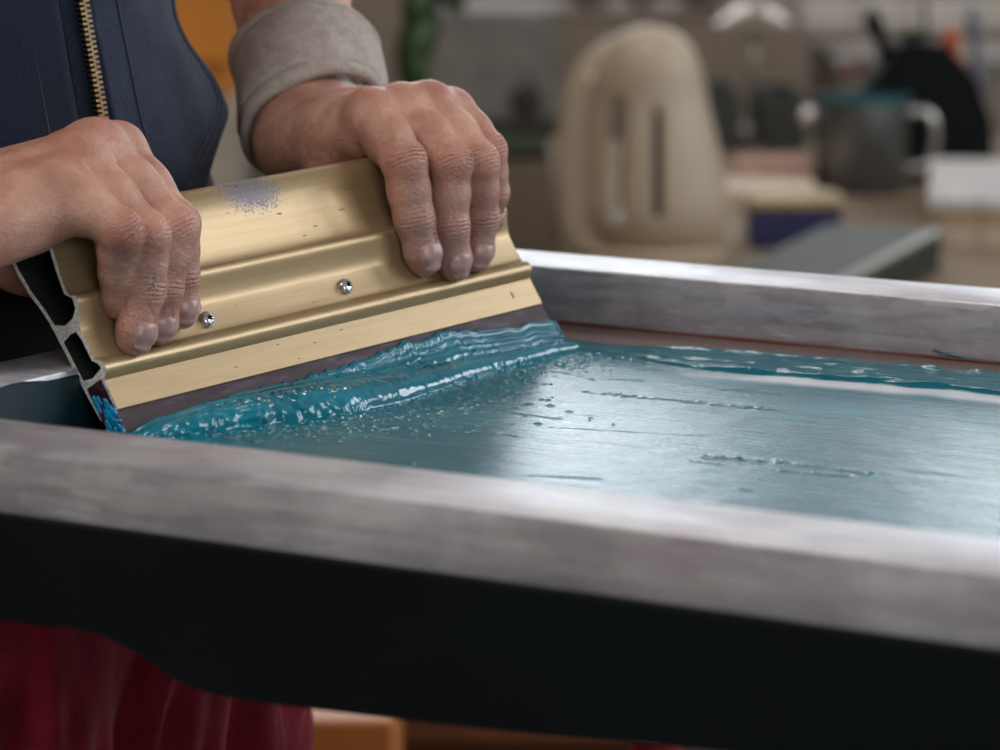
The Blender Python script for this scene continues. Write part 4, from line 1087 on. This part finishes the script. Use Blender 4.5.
# second dark jar with a ball knob left of the mug
jc = base_pt(838, 188)
jar = simple('dark_jar', 'dark green jar with a shiny knob left of the steel mug', 'jar', (jc[0], jc[1] + .04, DZ))
bm = bmesh.new(); lathe(bm, [(.001, .001), (.026, .001), (.028, .006), (.028, .115), (.024, .122), (.001, .122)], 32, cap=False); bm_obj('glass', bm, plain('dark_green_glass', srgb(18, 34, 34), .2), jar, angle=40)
bm = bmesh.new(); bmesh.ops.create_uvsphere(bm, u_segments=18, v_segments=12, radius=.013, matrix=Matrix.Translation((-.036, -.01, .092))); bm_obj('knob', bm, plain('polished_knob', srgb(222, 220, 214), .12, .6), jar, smooth=True)
# black tool rack with tools standing in it
rc = base_pt(935, 186)
rack = simple('tool_rack', 'black tapering tool rack behind the steel mug', 'tool rack', (rc[0], rc[1] + .10, DZ))
blk = plain('black_plastic', srgb(5, 8, 9), .7); blk.node_tree.nodes['Principled BSDF'].inputs['Specular IOR Level'].default_value = .15
k_ = rc[1] / FPX
bm = bmesh.new()
prf = [(-76, 0), (66, 0), (62, 60), (44, 105), (14, 138), (-30, 142), (-62, 100), (-74, 40)]
fr = [bm.verts.new((x * k_, -.05, z * k_ + .0005)) for x, z in prf]; bk = [bm.verts.new((x * k_, .05, z * k_ + .0005)) for x, z in prf]
for i in range(len(prf)): bm.faces.new((fr[i], fr[(i + 1) % len(prf)], bk[(i + 1) % len(prf)], bk[i]))
bm.faces.new(fr[::-1]); bm.faces.new(bk); bmesh.ops.bevel(bm, geom=list(bm.edges), offset=.004, segments=2, affect='EDGES')
bm_obj('body', bm, blk, rack)
def tool(name, label, u, v, u2, v2, r, mat, r2=None):
    a = atY(u, v, rc[1] + .10); b = atY(u2, v2, rc[1] + .10); bm = bmesh.new(); n = 8
    pts = [a + (b - a) * t for t in np.linspace(0, 1, n)]; rr = [(r + ((r2 or r) - r) * t) * (1.0 + .18 * math.sin(t * 9)) for t in np.linspace(0, 1, n)]
    rr[0] *= .6; tube(bm, [tuple(p - a) for p in pts], rr, 10)
    o = bm_obj(name, bm, mat, smooth=True); o.location = tuple(a); tag(o, label, 'tool'); return o
tool('chisel', 'black leaning chisel handle, leftmost one sticking out of the tool rack', 869, 10, 893, 72, .0105, blk, .013)
tool('screwdriver', 'short stout black handle in the middle of the tool rack', 910, 30, 915, 62, .0105, blk, .012)
tool('scraper', 'scraper with an orange handle at the right of the tool rack', 949, 30, 956, 72, .0115, plain('orange_plastic', srgb(168, 76, 32), .5), .0115)
tool('grey_file', 'slim grey tool standing rightmost in the tool rack', 972, 4, 980, 90, .008, plain('grey_blue_metal', srgb(96, 100, 110), .4), .009)
tool('brush', 'brown brush handle leaning left of the tool rack', 842, 78, 866, 60, .009, plain('red_brown_wood', srgb(98, 52, 40), .5), .008)
tool('thin_rod', 'thin dark rod rising above the tool rack', 925, 0, 925, 50, .0035, blk)
# desk lamp with a wide metal shade: only shade rim and stem in view
lc = base_pt(752, 158)
lamp = simple('desk_lamp', 'metal lamp with a wide dish shade on a thin upright stem', 'lamp', (lc[0] * (lc[1] + .32) / lc[1], lc[1] + .32, DZ))
met = plain('worn_lamp_metal', srgb(150, 140, 128), .35, .7)
Yl = lc[1] + .32; zs = atY(752, 24, Yl)[2] - DZ
bm = bmesh.new(); lathe(bm, [(.001, zs + .032), (.02, zs + .029), (.058, zs + .005), (.061, zs), (.057, zs + .001), (.019, zs + .023), (.001, zs + .025)], 40, cap=False); bm_obj('lamp_shade', bm, met, lamp, angle=50)
bm = bmesh.new(); tube(bm, [(0, 0, .012), (0, 0, zs + .024)], .006, 10); bm_obj('stem', bm, met, lamp, smooth=True)
bm = bmesh.new(); lathe(bm, [(.001, .0005), (.034, .0005), (.032, .010), (.01, .014), (.001, .014)], 32, cap=False); bm_obj('base', bm, met, lamp, angle=40)
# dark crates behind the kettle
dk = plain('dark_crate', srgb(44, 46, 42), .6)
def crate(u0, u1, v, h, name, label, mat=dk, depth=.2):
    c = base_pt((u0 + u1) / 2, v); w = (u1 - u0) * c[1] / FPX
    t = simple(name, label, 'crate', (c[0], c[1] + depth / 2 + .02, DZ)); 
    for nm, a in (('bottom', (-w / 2, w / 2, -depth / 2, depth / 2, .0005, .006)), ('side', (-w / 2, w / 2, -depth / 2, -depth / 2 + .006, .0062, h)), ('side', (-w / 2, w / 2, depth / 2 - .006, depth / 2, .0062, h)), ('side', (-w / 2, -w / 2 + .006, -depth / 2 + .0062, depth / 2 - .0062, .0062, h)), ('side', (w / 2 - .006, w / 2, -depth / 2 + .0062, depth / 2 - .0062, .0062, h))):
        bm = bmesh.new(); box(bm, *a, .001); bm_obj(nm, bm, mat, t)
    return t
crate(708, 742, 152, .085, 'crate', 'dark open crate on the desk just right of the kettle')
crate(762, 806, 152, .080, 'crate', 'dark open crate left of the dark jar')
# cabinets along the back wall
cabm = plain('cream_cabinet', srgb(116, 102, 86), .6, 0, 5, .08); dark = plain('dark_plinth', srgb(50, 44, 38), .7); grn = plain('green_shelf', srgb(56, 68, 48), .6)
Yc = 5.7
def cabinet(x0, x1, z0, z1, label, name='cabinet', mat=cabm, doors=2, d=.5, yc=None):
    yc = yc or Yc; t = simple(name, label, 'cabinet', ((x0 + x1) / 2, yc, FLOOR)); w = x1 - x0
    bm = bmesh.new(); box(bm, -w / 2, w / 2, 0, d, z0 - FLOOR + .001, z1 - FLOOR, .004); bm_obj('carcass', bm, mat, t)
    for i in range(doors):
        a = -w / 2 + w * i / doors + .006; b = -w / 2 + w * (i + 1) / doors - .006
        bm = bmesh.new(); box(bm, a, b, -.018, -.0003, z0 - FLOOR + .05, z1 - FLOOR - .012, .004); dr = bm_obj('door', bm, mat, t)
        bm = bmesh.new(); box(bm, b - .03, b - .018, -.035, -.0183, (z0 + z1) / 2 - FLOOR, (z0 + z1) / 2 - FLOOR + .08, .003); bm_obj('handle', bm, met, dr)
    return t
zA = atY(520, 152, Yc)[2]; xa = lambda u, Y=Yc: float(atY(u, 100, Y)[0])
cabinet(xa(380), xa(566), FLOOR, float(zA) - .0, 'cream low cabinet seen between the right hand knuckles and the kettle')
bm = bmesh.new(); box(bm, xa(380), xa(566), Yc - .03, Yc + .52, zA + .0005, zA + .022, .003); o = bm_obj('green_board', bm, grn); tag(o, 'dark green board lying along the top of the cream low cabinet', 'board')
# grey appliance with dark base line above the cabinet
c = atY(500, 128, Yc + .25); zt_ = zA + .0228
ap = simple('grey_machine', 'grey boxy machine standing on the green board behind the kettle', 'machine', (xa(490), Yc + .28, float(zt_)))
bm = bmesh.new(); box(bm, -.11, .11, -.15, .15, .012, .20, .012); bm_obj('housing', bm, plain('grey_housing', srgb(112, 106, 100), .5), ap)
bm = bmesh.new(); box(bm, -.105, .105, -.145, .145, .0, .0118, .003); bm_obj('foot', bm, dark, ap)
bm = bmesh.new(); bmesh.ops.create_uvsphere(bm, u_segments=16, v_segments=10, radius=.028, matrix=Matrix.Translation((.06, -.15, .05)) @ Matrix.Diagonal((1, .5, 1, 1))); bm_obj('knob', bm, dark, ap, smooth=True)
# metal bowls on a shelf above
shelfz = float(atY(600, 8, 5.9)[2])
bm = bmesh.new(); box(bm, xa(540, 5.9), xa(830, 5.9), 5.85, 6.1, shelfz - .02, shelfz, .003); o = bm_obj('wall_shelf', bm, plain('shelf_wood', srgb(112, 98, 84), .6)); tag(o, 'pale wall shelf running behind the kettle at the top edge', 'shelf')
for u, r, lb in ((588, .045, 'steel bowl on the wall shelf above the kettle'), (640, .03, 'small pale pot on the wall shelf right of the steel bowl'), (700, .05, 'wide steel bowl on the wall shelf left of the lamp')):
    bm = bmesh.new(); lathe(bm, [(.001, 0), (r * .5, 0), (r * .9, r * .5), (r, r), (r - .003, r), (r * .85, r * .52), (r * .45, .004), (.001, .004)], 28, cap=False)
    o = bm_obj('bowl', bm, met, angle=50); o.location = (xa(u, 5.95), 5.95, shelfz + .0005); tag(o, lb, 'bowl')
# cabinets further right at the back, wall pipes
cabinet(xa(835), xa(1120), FLOOR, float(atY(900, 60, Yc)[2]), 'wide grey cabinet at the back right behind the tool rack', mat=plain('grey_cabinet', srgb(122, 112, 102), .6))
for i, (v, lb) in enumerate(((6, 'upper white pipe running along the back at the right'), (22, 'lower white pipe running along the back at the right'))):
    p = atY(900, v, 5.6); bm = bmesh.new(); tube(bm, [(xa(800, 5.6), 0, 0), (xa(1200, 5.6), 0, 0)], .012, 10); o = bm_obj('wall_pipe', bm, plain('white_pipe', srgb(196, 190, 180), .4)); o.location = (0, 5.6 , float(p[2])); tag(o, lb, 'pipe')
# plant standing beyond the wrist
pc = (xa(432, 4.6), 4.6)
pl = simple('potted_plant', 'green leafy plant in a brown pot behind the left wrist', 'plant', (pc[0], pc[1], FLOOR))
leafm = plain('leaf_green', srgb(42, 62, 26), .5, 0, 20, .4)
zl = float(atY(432, 80, 4.6)[2]) - FLOOR
bm = bmesh.new(); lathe(bm, [(.001, 0), (.10, 0), (.13, .24), (.12, .25), (.115, .235), (.001, .23)], 32, cap=False); bm_obj('pot', bm, plain('terracotta', srgb(120, 78, 56), .8), pl, angle=40)
bm = bmesh.new(); tube(bm, spline([(0, 0, .22), (-.02, 0, zl * .6), (-.03, 0, zl - .02), (.0, 0, zl + .2)], 5), .010, 8); bm_obj('stem', bm, plain('stem_brown', srgb(84, 60, 44), .7), pl, smooth=True)
def leaf(x0, z0, x1, z1, w, y=0):
    a = np.array([x0, y, z0]); b = np.array([x1, y - .02, z1]); d = nrm(b - a); s_ = nrm(np.cross(d, [0, 1, 0])); bm = bmesh.new(); n = 10; rows = []
    for i in range(n + 1):
        t = i / n; c = a + (b - a) * t + np.array([0, -.02 * math.sin(t * PI), 0]); ww = w * math.sin(PI * min(1, t * .96 + .03)) ** .7
        rows.append([bm.verts.new(c - s_ * ww), bm.verts.new(c + np.array([0, -.008, 0])), bm.verts.new(c + s_ * ww), bm.verts.new(c + np.array([0, .002, 0]))])
    for p, q in zip(rows, rows[1:]):
        for k in range(4): bm.faces.new((p[k], p[(k + 1) % 4], q[(k + 1) % 4], q[k]))
    bm_obj('leaf', bm, leafm, pl, smooth=True)
lp = lambda u, v: (float(atY(u, v, 4.6)[0]) - pc[0], float(atY(u, v, 4.6)[2]) - FLOOR)
for (a, b, w_) in (((432, -8), (404, 84), .026), ((440, -30), (462, 10), .022), ((428, -30), (410, 30), .022), ((432, 0), (450, -60), .02), ((425, -20), (380, -50), .02), ((414, 20), (420, 95), .016)):
    leaf(*lp(*a), *lp(*b), w_)
# orange wooden cupboard behind the vest, pale door beside it
zo_ = float(atY(180, 98, 5.2)[2]); palec = plain('pale_cabinet', srgb(150, 138, 124), .6)
cabinet(xa(110, 5.2), xa(236, 5.2), FLOOR, zo_, 'pale low cabinet carrying the orange cupboard left of the cuff', mat=palec, yc=5.2, doors=1)
oc = cabinet(xa(112, 5.2), xa(234, 5.2), zo_ + .001, .25, 'orange wooden cupboard seen between the vest and the left cuff', name='cupboard', mat=plain('orange_wood', srgb(190, 116, 30), .5, 0, 6, .15), yc=5.2, doors=1)
cabinet(xa(256, 5.5), xa(372, 5.5), FLOOR, float(atY(300, 140, 5.5)[2]), 'pale low cabinet seen below the cuff behind the vest', mat=plain('pale_cabinet', srgb(150, 138, 124), .6), yc=5.5)
# under the table: wooden chest and a brown bench
cb = atY(357, 710, 1.95)
ch = simple('wooden_chest', 'orange brown wooden chest under the table right of the red trousers', 'chest', (float(atY(356, 700, 2.2)[0]), 2.3, FLOOR))
bm = bmesh.new(); box(bm, -.040, .024, -.12, .12, .0005, .60, .004); bm_obj('carcass', bm, plain('honey_wood', srgb(158, 94, 40), .5, 0, 8, .2), ch)
bm = bmesh.new(); box(bm, -.034, .018, -.130, -.1203, .34, .56, .003); dr = bm_obj('drawer', bm, plain('honey_wood_front', srgb(164, 100, 44), .5, 0, 8, .2), ch)
bm = bmesh.new(); bmesh.ops.create_uvsphere(bm, u_segments=12, v_segments=8, radius=.009, matrix=Matrix.Translation((0, -.138, .46))); bm_obj('knob', bm, dark, dr, smooth=True)
bn = simple('bench', 'brown wooden bench under the black table', 'bench', (float(atY(500, 700, 2.5)[0]), 2.6, FLOOR))
brw = plain('brown_wood', srgb(104, 62, 30), .6, 0, 8, .25)
bm = bmesh.new(); box(bm, -.10, .14, -.12, .12, .50, .56, .004); bm_obj('seat', bm, brw, bn)
bm = bmesh.new(); box(bm, -.09, .13, -.10, -.08, .0005, .499, .003); bm_obj('front_board', bm, brw, bn)
for x in (-.085, .125): bm = bmesh.new(); box(bm, x - .012, x + .012, .08, .10, .0005, .499, .003); bm_obj('leg', bm, brw, bn)

# a little jar with a red cap peeping out under the apron
jp = atY(655, 741, 1.7)
jj = simple('small_jar', 'small clear jar with a red cap under the right part of the table', 'jar', (jp[0], jp[1], jp[2] - .05))
bm = bmesh.new(); lathe(bm, [(.001, 0), (.014, 0), (.015, .003), (.015, .040), (.012, .044), (.001, .044)], 24, cap=False); bm_obj('glass', bm, plain('cloudy_glass', srgb(150, 146, 140), .3), jj, angle=40)
bm = bmesh.new(); lathe(bm, [(.001, .0442), (.013, .0442), (.013, .054), (.001, .055)], 24, cap=False); bm_obj('cap', bm, plain('red_cap', srgb(150, 36, 26), .4), jj, angle=40)
ls = simple('lower_shelf', 'dark lower shelf under the table holding the small jar', 'shelf', (jp[0], jp[1], jp[2] - .0515))
bm = bmesh.new(); box(bm, -.10, .25, -.08, .08, -.012, 0, .002); bm_obj('board', bm, brw, ls)
for x in (-.09, .24): bm = bmesh.new(); box(bm, x - .01, x + .01, -.07, .07, FLOOR - float(jp[2]) + .0520, -.0125, .002); bm_obj('side_panel', bm, brw, ls)
